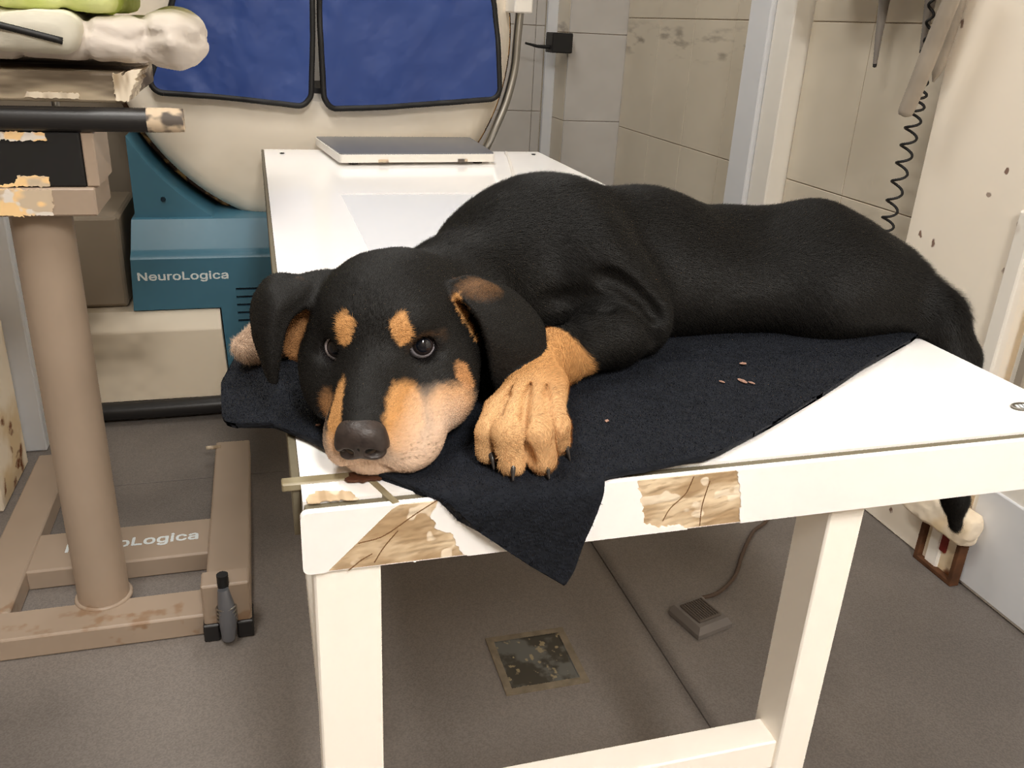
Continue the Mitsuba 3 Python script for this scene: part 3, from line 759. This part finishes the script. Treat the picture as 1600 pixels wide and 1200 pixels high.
obj('grip', tube(p, r, 18), 'mat_handle', hk, smooth=50)
p2 = spline([(1.4, 1.029, 1.2374), (1.4, 1.0362, 1.1533), (1.4, 1.048, 1.0779), (1.4, 1.0583, 1.0282)], 30)
obj('hose', tube(p2, [.012] * 24 + [.011, .010, .008, .006, .004, .002], 12), 'mat_handle', hk, smooth=50)
ax_ = spline([(1.388, 1.1098, 1.2455), (1.388, 1.0934, 1.1396), (1.388, 1.0768, 1.0371), (1.388, 1.0763, 0.9571), (1.388, 1.0811, 0.8453), (1.388, 1.0881, 0.7199), (1.395, 1.0964, 0.6338), (1.4, 1.0863, 0.5256)], 620)
th = np.linspace(0, 2 * np.pi * 21, 620)
amp = np.interp(np.arange(620), [0, 150, 230, 620], [.006, .007, .0145, .0145])
hx = ax_ + np.c_[np.sin(th) * amp, np.cos(th) * amp, np.cos(th) * amp * .18]
solo('coiled_cord', tube(hx, .0030, 7), 'mat_black', 'black coiled cord hanging in front of the tiled wall', 'cord', smooth=True)

# chipped ledge and rusty frame at the foot of the panel
lg = thing('wall_bracket', 'chipped cream bracket over a rusty frame at the foot of the painted panel', 'bracket')
lb = tidy(nets([Box((1.392, .735, .150), (.012, .085, .022), .016), Box((1.385, .655, .165), (.010, .02, .016), .012), Minus(Ell((1.35, .70, .10), (.06, .05, .02)), .01)], (1.33, .58, .08), (1.44, .86, .22), .005, 10, lambda p: noisef(p, 30, 2, 3) * .014))
obj('bracket_body', lb, 'mat_rust_cream', lg, smooth=True)
for a, b, c_, d in ((.655, .668, 0, .125), (.762, .775, 0, .115), (.655, .775, 0, .012)):
    obj('frame_bar', rbox(1.395, XR + .002, a, b, c_, d, .002), 'mat_rust', lg)
obj('back_plate', rbox(1.408, XR + .001, .668, .762, .012, .12, .001), 'mat_rust_cream', lg)
obj('red_mark', rbox(1.403, 1.412, .700, .725, .055, .10, .003), 'mat_red_rust', lg)

# ------------------------------------------------------------------ towel
from scipy.spatial import Delaunay
TW = [(-.062, .20), (-.050, .185), (-.02, .158), (.004, .128), (.035, .085), (.068, .040), (.10, .010), (.140, -.030), (.185, -.066), (.215, -.092), (.224, -.075), (.236, -.030), (.248, .004), (.300, .008), (.343, .010), (.42, .052), (.55, .132), (.70, .222), (.797, .281), (.797, .55), (.45, .58), (.10, .50), (-.04, .40), (-.068, .31)]
TP = Polygon(TW)
gx = np.arange(-.09, .82, .0045)
gy = np.arange(-.12, .6, .0045)
G = np.array([(a, b) for a in gx for b in gy])
G = G + rng.uniform(-.001, .001, G.shape)
import shapely
inside = shapely.contains_xy(TP.buffer(-.0025), G[:, 0], G[:, 1])
L = TP.exterior
bs = np.array([L.interpolate(s).coords[0] for s in np.arange(0, L.length, .004)])
bs = bs + (meshkit.noise(np.c_[bs * 60, bs[:, :1] * 0], 3)[:, None] - .5) * .004
UV = np.vstack([G[inside], bs])
tri = Delaunay(UV).simplices
cen = UV[tri].mean(1)
tri = tri[shapely.contains_xy(TP.buffer(.0015), cen[:, 0], cen[:, 1])]
def towel_at(uv, off):
    """off: height above the surface that the cloth lies on"""
    u, v = uv[:, 0], uv[:, 1]
    w = (meshkit.fbm(np.c_[u * 9, v * 16, u * 0], 3, 5) - .5) * .011 + (meshkit.fbm(np.c_[u * 40, v * 40, u * 0], 2, 8) - .5) * .002
    # a fold running in front of the belly
    fx = np.exp(-((v - (.225 - .35 * (u - .42))) / .006) ** 2) * np.clip((u - .40) / .03, 0, 1) * np.clip((.55 - u) / .04, 0, 1)
    w = np.maximum(w + .0025, 0) + .004 * fx
    o = off + w
    R = .010
    x, y, z = u.copy(), v.copy(), H + .0008 + o
    # over the front edge
    e = np.maximum(-(v - .004), 0)
    a = np.minimum(e / R, np.pi / 2)
    bend = e > 0
    rest_ = np.maximum(e - R * np.pi / 2, 0)
    yy = .004 - R * np.sin(a) - o * np.sin(a) - rest_ * .02
    zz = H + .0008 - R * (1 - np.cos(a)) + o * np.cos(a) - rest_
    y, z = np.where(bend, yy, y), np.where(bend, zz, z)
    # over the side edge
    e = np.maximum(-(u + .002), 0)
    a = np.minimum(e / .09, .6)
    x = np.where(e > 0, -.002 - np.sin(a) / np.maximum(a, 1e-6) * e - o * np.sin(a) * .4, x)
    z = z - np.where(e > 0, e * np.sin(a) * .6, 0)
    return np.c_[x, y, z]
fv, bv = towel_at(UV, .0048), towel_at(UV, .0)
n = len(UV)
c0 = np.cross(fv[tri[:, 1]] - fv[tri[:, 0]], fv[tri[:, 2]] - fv[tri[:, 0]])
tri = np.where((c0[:, 2] - c0[:, 1] < 0)[:, None], tri[:, ::-1], tri)
ed = np.vstack([tri[:, [0, 1]], tri[:, [1, 2]], tri[:, [2, 0]]])
key = {(a, b) for a, b in ed}
be = [(a, b) for a, b in ed if (b, a) not in key]
walls = np.vstack([[[b, a, a + n], [b, a + n, b + n]] for a, b in be])
tw = solo('navy_towel', trimesh.Trimesh(np.vstack([fv, bv]), np.vstack([tri, tri[:, ::-1] + n, walls]), process=False), 'mat_towel',
          'navy blue terry towel spread under the dog with a corner hanging over the table edge', 'towel', smooth=True)
tm = trimesh.Trimesh(fv, tri, process=False)
sp, fi = trimesh.sample.sample_surface(tm, 110000, seed=5)
keep = sp[:, 1] < .34
sp, fi = sp[keep], fi[keep]
fn = tm.face_normals[fi]
def blades(root, nrm, direc, length, width, lift):
    """one thin triangle per hair"""
    d = direc - nrm * (direc * nrm).sum(1, keepdims=True)
    d /= np.linalg.norm(d, axis=1, keepdims=True) + 1e-9
    s = np.cross(nrm, d)
    tip = root + d * (length * np.cos(lift))[:, None] + nrm * (length * np.sin(lift))[:, None]
    v = np.stack([root - s * width[:, None] / 2, root + s * width[:, None] / 2, tip], 1).reshape(-1, 3)
    return v, np.arange(len(v)).reshape(-1, 3)
q = len(sp)
bv_, bf_ = blades(sp, fn, rng.normal(size=(q, 3)), rng.uniform(.0015, .0034, q), rng.uniform(.0004, .0008, q), rng.uniform(.4, 1.4, q))
k = obj('terry_loops', trimesh.Trimesh(bv_, bf_, process=False), 'mat_towel_fibre', tw)
labels[k] = {'kind': 'stuff'}
for q, s_, lab in (((0.489, 0.1982, 0.762), 1.2, 'pale crumb on the towel nearest the belly of the dog'), ((0.4447, 0.1633, 0.761), .8, 'tiny crumb on the towel set a little apart from its cluster toward the paw'),
                   ((0.468, 0.1613, 0.761), 1.5, 'largest pale crumb in the cluster on the navy towel'), ((0.476, 0.1564, 0.761), .9, 'small crumb touching the largest crumb on the navy towel'),
                   ((0.2857, 0.0929, 0.76), .8, 'lone tiny crumb on the towel beside the front paw'), ((0.0233, 0.1342, 0.76), .7, 'lone speck on the towel beside the muzzle of the dog')):
    m_ = trimesh.creation.icosphere(1, .0022 * s_)
    m_.apply_scale([rng.uniform(1.2, 2.2), rng.uniform(.8, 1.2), .5])
    m_.vertices += (meshkit.noise(m_.vertices * 900, int(s_ * 10))[:, None] - .5) * .001
    m_ = moved(m_, (0, 0, 0), (0, 0, rng.uniform(0, 180)))
    z_ = fv[cKDTree(fv[:, :2]).query(q[:2])[1], 2]
    solo('crumb', moved(m_, (q[0], q[1], z_ + .0012 + .0004)), 'mat_crumb', lab, 'crumb', 'crumbs on the towel')

# ------------------------------------------------------------------ the dog
HO = np.array([.0815, .1315, .8372])
HR = np.array([[.9487, .2995, -.1014], [-.3098, .9444, -.1099], [.0628, .1357, .9888]])   # columns: image right, back, up
HS = 1.054
def hd(*q):
    return HO + HS * (np.asarray(q, float) @ HR.T)
def hl_(p):
    return ((np.asarray(p) - HO) @ HR) / HS
def hcone(a, b, ra, rb, k=.02):
    return Cone(hd(*a), hd(*b), ra * HS, rb * HS, k)
def hell(c, r, k=.02, rot=None):
    R = HR if rot is None else HR @ trimesh.transformations.euler_matrix(*[math.radians(a) for a in rot])[:3, :3]
    return Ell(hd(*c), np.array(r) * HS, R, k)
EYE = [(-.0345, -.0085, .0005), (.0340, -.0085, .0028)]
ER = .0122

def sheet_points(rows, n=44, w=30):
    """a bent sheet through a grid of points"""
    R = np.array([spline(r, w) for r in rows])
    return np.array([spline(R[:, j], n) for j in range(w)])
body = [
    # trunk
    Cone((.252, .352, .836), (.312, .375, .845), .082, .089, .03),
    Cone((.312, .372, .844), (.45, .402, .833), .089, .0795, .04),
    Cone((.45, .402, .833), (.60, .42, .815), .0795, .067, .04),
    Cone((.60, .42, .815), (.70, .40, .815), .068, .080, .04),
    Cone((.70, .40, .815), (.78, .362, .797), .080, .040, .04),
    Cone((.43, .345, .803), (.70, .340, .803), .052, .054, .05),
    Ell((.695, .345, .812), (.115, .076, .066), None, .04),
    Cone((.66, .31, .79), (.79, .325, .785), .042, .036, .04),
    Ell((.28, .36, .80), (.10, .09, .06), None, .04),
    # neck
    Cone((.105, .20, .818), (.20, .29, .825), .052, .058, .03),
    Cone((.20, .29, .822), (.28, .355, .835), .058, .078, .05),
    # shoulder, upper arm, forearm of the leg in front
    Cone((.335, .295, .865), (.385, .275, .805), .046, .040, .035),
    Cone((.388, .268, .792), (.340, .235, .795), .034, .034, .02),
    Cone((.345, .238, .794), (.256, .186, .789), .034, .0265, .016),
    # far foreleg
    Cone((.20, .33, .80), (.04, .325, .784), .036, .024, .03),
    Cone((.04, .325, .784), (-.020, .312, .778), .022, .021, .02),
    Cone((-.015, .312, .776), (-.034, .302, .772), .017, .013, .01),
    Cone((-.020, .322, .776), (-.042, .314, .772), .016, .012, .01),
    # tail
    Cone((.775, .35, .798), (.828, .296, .772), .040, .031, .04),
    Cone((.828, .296, .772), (.848, .268, .722), .032, .029, .03),
    Cone((.848, .268, .722), (.854, .24, .62), .029, .018, .02),
    Cone((.852, .24, .62), (.858, .215, .54), .019, .013, .02),
    Cone((.858, .215, .54), (.862, .207, .505), .013, .007, .02),
]
# paw of the near foreleg
W0 = np.array([.256, .186, .789])
toes = [((0.171, 0.0692, 0.793), (0.1565, 0.0388, 0.788), (0.1561, 0.0387, 0.769)),
        ((0.1855, 0.0663, 0.798), (0.1692, 0.0237, 0.793), (0.1719, 0.0195, 0.769)),
        ((0.2036, 0.0632, 0.798), (0.1922, 0.0216, 0.792), (0.1973, 0.0193, 0.769)),
        ((0.2192, 0.0635, 0.793), (0.2154, 0.0403, 0.787), (0.2203, 0.0442, 0.77))]
paw = [Cone(W0, np.mean([t[0] for t in toes], axis=0) + [0, .010, -.012], .0265, .023, .02)]
for t, r in zip(toes, (.0115, .0140, .0140, .0125)):
    a, b, c = [np.array(q) for q in t]
    paw += [Cone(a * .45 + (W0 + [0, -.02, 0]) * .55, a, .014, r * .9, .010), Cone(a, b, r * .9, r, .003), Cone(b, c, r, r * .9, .003)]
for t, u in zip(toes[:-1], toes[1:]):
    mids = [(np.array(p_) + np.array(q_)) / 2 for p_, q_ in zip(t, u)]
    gp = [mids[0] * .75 + W0 * .25 + [0, 0, .010], mids[0] + [0, -.004, .0105], mids[1] + [0, 0, .009], mids[2] + [0, -.006, .002]]
    paw += [Minus(Cone(a, b, r0, r1, .006), .006) for a, b, r0, r1 in zip(gp[:-1], gp[1:], (.0015, .0030, .0040), (.0030, .0040, .0045))]
paw += [Ell((0.1942, 0.0553, 0.778), (.032, .030, .012), None, .005)]
head = [
    hell((0, .045, .003), (.063, .078, .055), .02),
    hell((0, .018, .020), (.050, .050, .034), .025),
    hcone((0, -.005, -.004), (0, -.088, -.020), .026, .0185, .02),
    hcone((0, 0, -.020), (0, -.078, -.034), .035, .0265, .02),
    hell((-.046, .030, -.028), (.032, .050, .034), .03), hell((.046, .030, -.028), (.032, .050, .034), .03),
    hell((-.040, -.012, -.036), (.022, .036, .024), .03), hell((.040, -.012, -.036), (.022, .036, .024), .03),
    hell((-.0195, -.070, -.042), (.0165, .036, .020), .014), hell((.0195, -.070, -.042), (.0165, .036, .020), .014),
    hcone((0, .0, -.056), (0, -.080, -.059), .026, .0165, .016),
    hell((-.021, -.008, .025), (.015, .014, .009), .018), hell((.021, -.008, .025), (.015, .014, .009), .018),
    hcone((0, -.094, -.026), (0, -.106, -.024), .0175, .013, .012),
    hell((.034, -.052, -.046), (.022, .036, .020), .016), hell((.052, -.008, -.046), (.020, .034, .022), .02), hell((.030, -.068, -.054), (.022, .032, .017), .014),
    # throat to neck
    Cone(hd(0, .055, -.022), (.17, .265, .825), .050, .057, .04),
]
for e in EYE:
    s_ = np.sign(e[0])
    head.append(Minus(hell((e[0], e[1] - .006, e[2]), (.0135, .012, .0105), .01), .012))
    head.append(hell(e, (.0162, .0130, .0154), .008))
    head.append(Minus(hell((e[0] - s_ * .0002, e[1] - .0105, e[2] + .0016), (.0134, .0132, .0112), .004, (0, s_ * -8, 0)), .0025))
# mouth: a crease along the lips
for s_ in (-1, 1):
    pm = spline([(0, -.106, -.046), (s_ * .012, -.102, -.055), (s_ * .028, -.082, -.061), (s_ * .036, -.05, -.058), (s_ * .043, -.02, -.053)], 9)
    for a, b in zip(pm[:-1], pm[1:]):
        head.append(Minus(hcone(a, b, .0022, .0022), .004))
head.append(Minus(hcone((0, -.116, -.034), (0, -.108, -.050), .0014, .0014), .004))
# ears, as bent sheets that grow out of the side of the skull
near_ear = [
    [(0.1429, 0.142, 0.8801), (0.1684, 0.168, 0.8777), (0.199, 0.196, 0.8634), (0.2198, 0.214, 0.8453)],
    [(0.1553, 0.124, 0.8734), (0.1783, 0.142, 0.8777), (0.2091, 0.172, 0.8632), (0.236, 0.202, 0.8397)],
    [(0.1672, 0.118, 0.8565), (0.1893, 0.129, 0.8621), (0.2153, 0.148, 0.8517), (0.2439, 0.176, 0.828)],
    [(0.176, 0.117, 0.8328), (0.1939, 0.122, 0.8374), (0.2139, 0.131, 0.8306), (0.2367, 0.152, 0.8113)],
    [(0.1802, 0.118, 0.8105), (0.1942, 0.119, 0.8136), (0.2075, 0.124, 0.8083), (0.2227, 0.135, 0.7978)],
    [(0.1857, 0.12, 0.7909), (0.1926, 0.12, 0.7878), (0.1994, 0.122, 0.7865), (0.2067, 0.126, 0.7875)]]
far_ear = [
    [(0.0305, 0.17, 0.8651), (0.0325, 0.18, 0.8691), (0.0348, 0.195, 0.8706), (0.0394, 0.21, 0.8709)],
    [(0.0155, 0.16, 0.8641), (0.014, 0.165, 0.8743), (0.014, 0.185, 0.8766), (0.0173, 0.205, 0.8755)],
    [(0.0015, 0.15, 0.8539), (-0.0052, 0.15, 0.8681), (-0.0096, 0.168, 0.876), (-0.0065, 0.195, 0.8803)],
    [(-0.0055, 0.146, 0.8363), (-0.0141, 0.146, 0.8456), (-0.0213, 0.164, 0.8538), (-0.0221, 0.192, 0.8627)],
    [(-0.0093, 0.146, 0.8168), (-0.0155, 0.146, 0.822), (-0.0213, 0.16, 0.829), (-0.0261, 0.182, 0.8365)],
    [(-0.0114, 0.15, 0.7983), (-0.0146, 0.15, 0.7997), (-0.0174, 0.156, 0.8048), (-0.0202, 0.164, 0.8117)]]
EAR = []
for g, sgn in ((near_ear, 1), (far_ear, -1)):
    S = sheet_points(g, 60, 44)
    pts = S.reshape(-1, 3)
    EAR.append(cKDTree(pts))
    w_ = np.linspace(0, 1, 44)[:, None] * np.ones((1, 60))
    l_ = np.linspace(0, 1, 60)[None, :] * np.ones((44, 1))
    rad = .0032 + .0035 * np.exp(-l_ / .10)
    head.append(Cloud(pts, rad.ravel(), .005 if sgn > 0 else .010))
# soft ear base and the tan lining behind the far ear
head.append(Cone((0.0351, 0.205, 0.859), (0.0104, 0.2, 0.8329), .020, .014, .015))
head.append(Cone((0.0151, 0.2, 0.8346), (0.0091, 0.195, 0.8113), .014, .010, .015))
head.append(Cone((0.1517, 0.165, 0.8632), (0.1695, 0.16, 0.839), .014, .009, .012))
# skin folds between shoulder and arm
def groove(pts, r, k=.014, n=14):
    p = spline(pts, n)
    return [Minus(Cone(a, b, r, r, k), k) for a, b in zip(p[:-1], p[1:])]
prims = body + groove([(.262, .235, .838), (.285, .246, .832), (.312, .240, .838), (.340, .230, .838), (.365, .222, .828), (.384, .222, .806), (.392, .228, .785)], .0032, .016) \
    + groove([(.280, .232, .815), (.299, .238, .818), (.318, .224, .828), (.334, .222, .830)], .0025, .012) \
    + groove([(.330, .246, .858), (.352, .243, .850), (.376, .240, .834), (.396, .238, .812)], .002, .016) + paw + head

dog_mesh = tidy(nets(prims, (-.10, -.03, .47), (.96, .54, 1.0), .0015, 16))
V_ = dog_mesh.vertices
dog_mesh.vertices = V_ - dog_mesh.vertex_normals * (noisef(V_, 22, 3, 2) * .004 + noisef(V_, 160, 6, 2) * .0006)[:, None]
# floor the coat on the towel
v = dog_mesh.vertices.copy()
on = (v[:, 0] < W) & (v[:, 2] < H + .0045) & (v[:, 1] > 0)
v[on, 2] = H + .0045 + (v[on, 2] - H - .0045) * .08
dog_mesh.vertices = v
relax(dog_mesh, 3)

# ---- coat colours (markings of a black and tan puppy)
def patch(p, c, r, R=None, soft=.18):
    """1 inside an ellipsoid, 0 outside, with a ragged soft rim"""
    q = np.asarray(p) - np.asarray(c)
    if R is not None:
        q = q @ R
    d = np.linalg.norm(q / np.asarray(r), axis=1)
    return np.clip((1 - d) / soft + .5, 0, 1)
FOLDS = []
BLACK, TAN, CREAM, PINK, DARK = (np.array(lin(*c)) for c in ((19, 18, 17), (182, 134, 84), (202, 175, 152), (206, 170, 150), (18, 15, 15)))
TAN2 = np.array(lin(150, 108, 70))
LEG0 = next(i for i, q in enumerate(body) if isinstance(q, Cone) and abs(q.a[0] - .335) < 1e-4)
E0 = np.array([.388, .268, .792])
def coat(p, leg):
    """colour per point"""
    n_ = len(p)
    P = p + .0016 * (np.stack([meshkit.noise(p * 420, s) for s in (1, 2, 3)], 1) - .5) * 2 + .004 * (np.stack([meshkit.noise(p * 90, s) for s in (4, 5, 6)], 1) - .5)
    q = hl_(P)
    col = np.tile(BLACK, (n_, 1))
    def put(m, c):
        nonlocal col
        col = col * (1 - m[:, None]) + np.asarray(c) * m[:, None]
    onhead = ((np.linalg.norm(hl_(p) - [0, .0, -.01], axis=1) < .135) & ~leg).astype(float)
    for s_ in (-1, 1):       # brow spots
        put(patch(q, (s_ * .0222, -.030, .0275), (.0074, .02, .0125), soft=.25) * onhead, TAN)
    # cheeks and sides of the muzzle; the two sides differ
    put(patch(q, (.028, -.080, -.024), (.0155, .034, .028), soft=.3) * onhead, TAN)
    put(patch(q, (.052, -.040, -.042), (.027, .034, .021), soft=.3) * onhead, TAN)
    put(patch(q, (.0685, -.018, -.024), (.011, .009, .016), soft=.3) * onhead, TAN2 * 1.25)
    put(patch(q, (.040, -.066, -.058), (.046, .058, .034), soft=.8) * onhead, CREAM)
    put(patch(q, (-.0215, -.086, -.020), (.0075, .034, .030), soft=.35) * onhead, TAN)
    put(patch(q, (-.040, -.062, -.028), (.010, .014, .020), soft=.6) * onhead * .8, TAN2)
    put(patch(q, (-.050, -.020, -.030), (.010, .010, .012), soft=.6) * onhead * .6, TAN2)
    put(patch(q, (-.020, -.086, -.062), (.026, .044, .032), soft=.6) * onhead, CREAM * .92)
    put(patch(q, (0, -.090, -.070), (.040, .05, .032), soft=.5) * onhead, CREAM)
    put(patch(q, (0, -.060, -.004), (.0165, .060, .030), soft=.2) * onhead, BLACK)      # black bridge of the nose
    for e in EYE:            # rims of the eyes
        put(patch(q, e, (.0172, .02, .0150), soft=.3) * onhead * .9, DARK)
        ring = np.abs(np.linalg.norm((q - np.array(e)) / [.0205, .03, .0185], axis=1) - 1)
        put(np.clip(1 - ring / .16, 0, 1) * np.clip((q[:, 2] - e[2] - .003) / .008, 0, 1) * onhead * (.10 if e[0] > 0 else 0), TAN2)
    sp_ = meshkit.noise(p * 520, 21)     # whisker spots
    put(np.clip((sp_ - .70) * 8, 0, 1) * patch(q, (.034, -.080, -.050), (.022, .03, .018)) * .7 * onhead, TAN2 * .35)
    # near foreleg
    s = (P - E0) @ ((W0 - E0) / np.linalg.norm(W0 - E0))
    m = np.clip((s - (.098 + (P[:, 2] - .757) * .75)) / .006 + .5, 0, 1) * leg
    put(m, TAN)
    put(m * np.clip((.115 - P[:, 1]) / .06, 0, 1) * .6, lin(206, 168, 124))
    for t in toes:
        c_ = np.array(t[2])
        put(patch(P, c_ + [0, .006, .0135], (.0032, .014, .008), soft=.9) * .75 * leg, DARK * 2)
    put(patch(P, (-.034, .305, .777), (.036, .03, .03), soft=.15), CREAM * .9)
    # linings of the ears
    put(patch(P, (0.0131, 0.19, 0.8287), (.024, .026, .045), soft=.35) * (p[:, 1] > .168) * (P[:, 0] < .03), TAN2 * 1.1)
    for c_, r_ in (((.1480, .134, .874), .0045), ((.1520, .132, .866), .0058), ((.1570, .132, .857), .0055), ((.1620, .131, .846), .0042), ((.166, .131, .837), .003)):
        put(patch(P, c_, (r_, .012, r_ * 1.2), soft=.5), TAN)
    put(patch(P, (0.1643, 0.15, 0.8752), (.022, .020, .009), soft=.9) * .55, TAN2)
    return col
LEG = body[LEG0:LEG0 + 3] + paw
SKULL = head
v_ = dog_mesh.vertices.astype(np.float32)
nearleg = (v_[:, 0] > .10) & (v_[:, 0] < .42) & (v_[:, 1] < .33)
legv = np.zeros(len(v_), bool)
legv[nearleg] = evaluate(LEG, v_[nearleg]) < evaluate(SKULL, v_[nearleg])
vc = coat(dog_mesh.vertices, legv)
scene['mat_coat'] = {'type': 'twosided', 'bsdf': {'type': 'principled', 'base_color': {'type': 'mesh_attribute', 'name': 'vertex_color'}, 'roughness': .65, 'specular': .2}}
scene['mat_fur'] = {'type': 'twosided', 'bsdf': {'type': 'principled', 'base_color': {'type': 'mesh_attribute', 'name': 'vertex_color'}, 'roughness': .55, 'specular': .18}}
dog = solo('dog', dog_mesh, 'mat_coat', 'black and tan puppy lying on the navy towel with its chin on the table corner', 'dog', smooth=True, color=vc)

# ---- eyes
GAZES = [np.array([.07, -.90, .38]), np.array([.29, -.88, .38])]
mat('mat_claw', lin(46, 42, 40), .3, .5)
mat('mat_nose', mikit.proc(lambda p, n, uv: mix(lin(34, 28, 27), lin(60, 50, 46), fbm(p.x * 160, p.y * 160, p.z * 160, 3))), .46, .4, bump=mikit.proc(lambda p, n, uv: nz(p.x * 900, p.y * 900, p.z * 900)), bscale=.0003)
scene['mat_eye'] = {'type': 'twosided', 'bsdf': {'type': 'principled', 'base_color': {'type': 'mesh_attribute', 'name': 'vertex_color'}, 'roughness': .06, 'specular': .45}}
for e, g in zip(EYE, GAZES):
    g = g / np.linalg.norm(g)
    s_ = trimesh.creation.icosphere(5, ER)
    dv = s_.vertices / ER
    ang = np.degrees(np.arccos(np.clip(dv @ g, -1, 1)))
    bulge = np.clip((44 - ang) / 44, 0, 1)
    s_.vertices = s_.vertices * (1 + .05 * np.sqrt(bulge))[:, None]
    IR, PU, SC = np.array(lin(42, 36, 36)), np.array(lin(16, 19, 26)), np.array(lin(196, 190, 196))
    col = np.where((ang < 29)[:, None], PU, np.where((ang < 45)[:, None], IR, SC))
    tt = np.clip((ang - 44) / 6, 0, 1)[:, None]
    col = np.where((ang >= 44)[:, None], np.array(lin(30, 24, 22)) * (1 - tt) + SC * tt, col)
    s_.vertices = HO + HS * ((s_.vertices + np.array(e)) @ HR.T)
    obj('eye', s_, 'mat_eye', dog, smooth=True, color=col)

# ---- nose leather with nostrils
npr = [hell((0, -.1075, -.0245), (.0180, .012, .0140), .01), hell((-.0100, -.1060, -.0310), (.0100, .012, .0098), .008), hell((.0100, -.1060, -.0310), (.0100, .012, .0098), .008), hell((0, -.1040, -.0180), (.0155, .012, .008), .01)]
for s_ in (-1, 1):
    npr.append(Minus(hell((s_ * .0092, -.1195, -.0305), (.0046, .0085, .0038), .003, (0, s_ * 25, s_ * 12)), .003))
    npr.append(Minus(hcone((s_ * .0112, -.1180, -.0318), (s_ * .0185, -.1090, -.0340), .0022, .0014, .004), .004))
npr.append(Minus(hcone((0, -.1205, -.026), (0, -.118, -.042), .0010, .0010), .003))
lo_, hi_ = hd(0, -.108, -.02) - .035, hd(0, -.108, -.02) + .035
nose = tidy(nets(npr, lo_, hi_, .0009, 16))
obj('nose', nose, 'mat_nose', dog, smooth=True, label='dark wet nose')

# ---- claws
for t, tip in zip(toes, ((0.1568, 0.0277, 0.765), (0.1698, 0.0092, 0.764), (0.1985, 0.0115, 0.764), (0.2235, 0.0388, 0.765))):
    c_, e_ = np.array(t[2]), np.array(tip)
    d_ = (e_ - c_) / np.linalg.norm(e_ - c_)
    pth = spline([c_ + d_ * .006 + [0, 0, .006], c_ + d_ * .013 + [0, 0, .005], c_ + d_ * .019 + [0, 0, -.001]], 12)
    obj('claw', tube(pth, np.linspace(.0040, .0008, 12), 10), 'mat_claw', dog, smooth=True)

# ---- short coat
fs, ff = trimesh.sample.sample_surface(dog_mesh, 560000, seed=11)
vn = dog_mesh.vertex_normals
bc = trimesh.triangles.points_to_barycentric(dog_mesh.triangles[ff], fs)
fn = (vn[dog_mesh.faces[ff]] * bc[:, :, None]).sum(1)
fn /= np.linalg.norm(fn, axis=1, keepdims=True) + 1e-9
q = hl_(fs)
isnose = patch(q, (0, -.108, -.022), (.021, .018, .018), soft=.05) > .5
iseye = np.zeros(len(fs), bool)
for e in EYE:
    iseye |= np.linalg.norm((q - np.array(e)) / [.0150, .018, .0125], axis=1) < 1
under = (fs[:, 2] < H + .006) & (fs[:, 0] < W)
ok = ~(isnose | iseye | under)
fs, fn, q, legf = fs[ok], fn[ok], q[ok], legv[dog_mesh.faces[ff[ok], 0]]
n_ = len(fs)
headw = np.clip((.17 - np.linalg.norm(q - [0, .0, -.01], axis=1)) / .04, 0, 1)[:, None]
fwd_back = HR[:, 1]
flow_head = HO * 0 + fwd_back + .5 * (q[:, :1] * HR[:, 0] * 8) - .25 * HR[:, 2]
flow_body = np.tile(np.array([.75, .25, -.45]), (n_, 1))
pawz = np.clip((.30 - fs[:, 0]) / .03, 0, 1)[:, None] * np.clip((.25 - fs[:, 1]) / .03, 0, 1)[:, None] * (1 - headw)
flow_paw = np.tile(np.array([-.35, -.85, -.35]), (n_, 1))
tailw = np.clip((fs[:, :1] - .80) / .03, 0, 1)
flow = flow_head * headw + (1 - headw) * (flow_body * (1 - pawz) * (1 - tailw) + flow_paw * pawz + tailw * np.array([.2, -.3, -.9]))
flow = flow / (np.linalg.norm(flow, axis=1, keepdims=True) + 1e-9) + rng.normal(0, .16, (n_, 3))
earm = np.minimum(EAR[0].query(fs, workers=-1)[0], EAR[1].query(fs, workers=-1)[0]) < .009
ln = rng.uniform(.7, 1.3, n_) * (.0085 * (1 - headw[:, 0]) + .0042 * headw[:, 0])
ln = np.where(pawz[:, 0] > .5, ln * .55, ln)
ln = np.where(earm, .003, ln)
rump = np.clip((fs[:, 0] - .76) / .04, 0, 1) * np.clip((fs[:, 2] - .76) / .03, 0, 1)
ln = ln * (1 + .5 * rump)
muz = np.clip((-q[:, 1] - .03) / .04, 0, 1) * headw[:, 0]
ln = ln * (1 - .45 * muz)
hv, hf = blades(fs, fn, flow, ln, rng.uniform(.0003, .0006, n_), rng.uniform(.10, .42, n_) + .25 * rump)
hc = coat(fs, legf) * rng.uniform(.7, 1.3, (n_, 1))
hc = np.repeat(hc, 3, axis=0)
k = obj('fur', trimesh.Trimesh(hv, hf, process=False), 'mat_fur', dog, color=hc)
labels[k] = {'kind': 'stuff'}
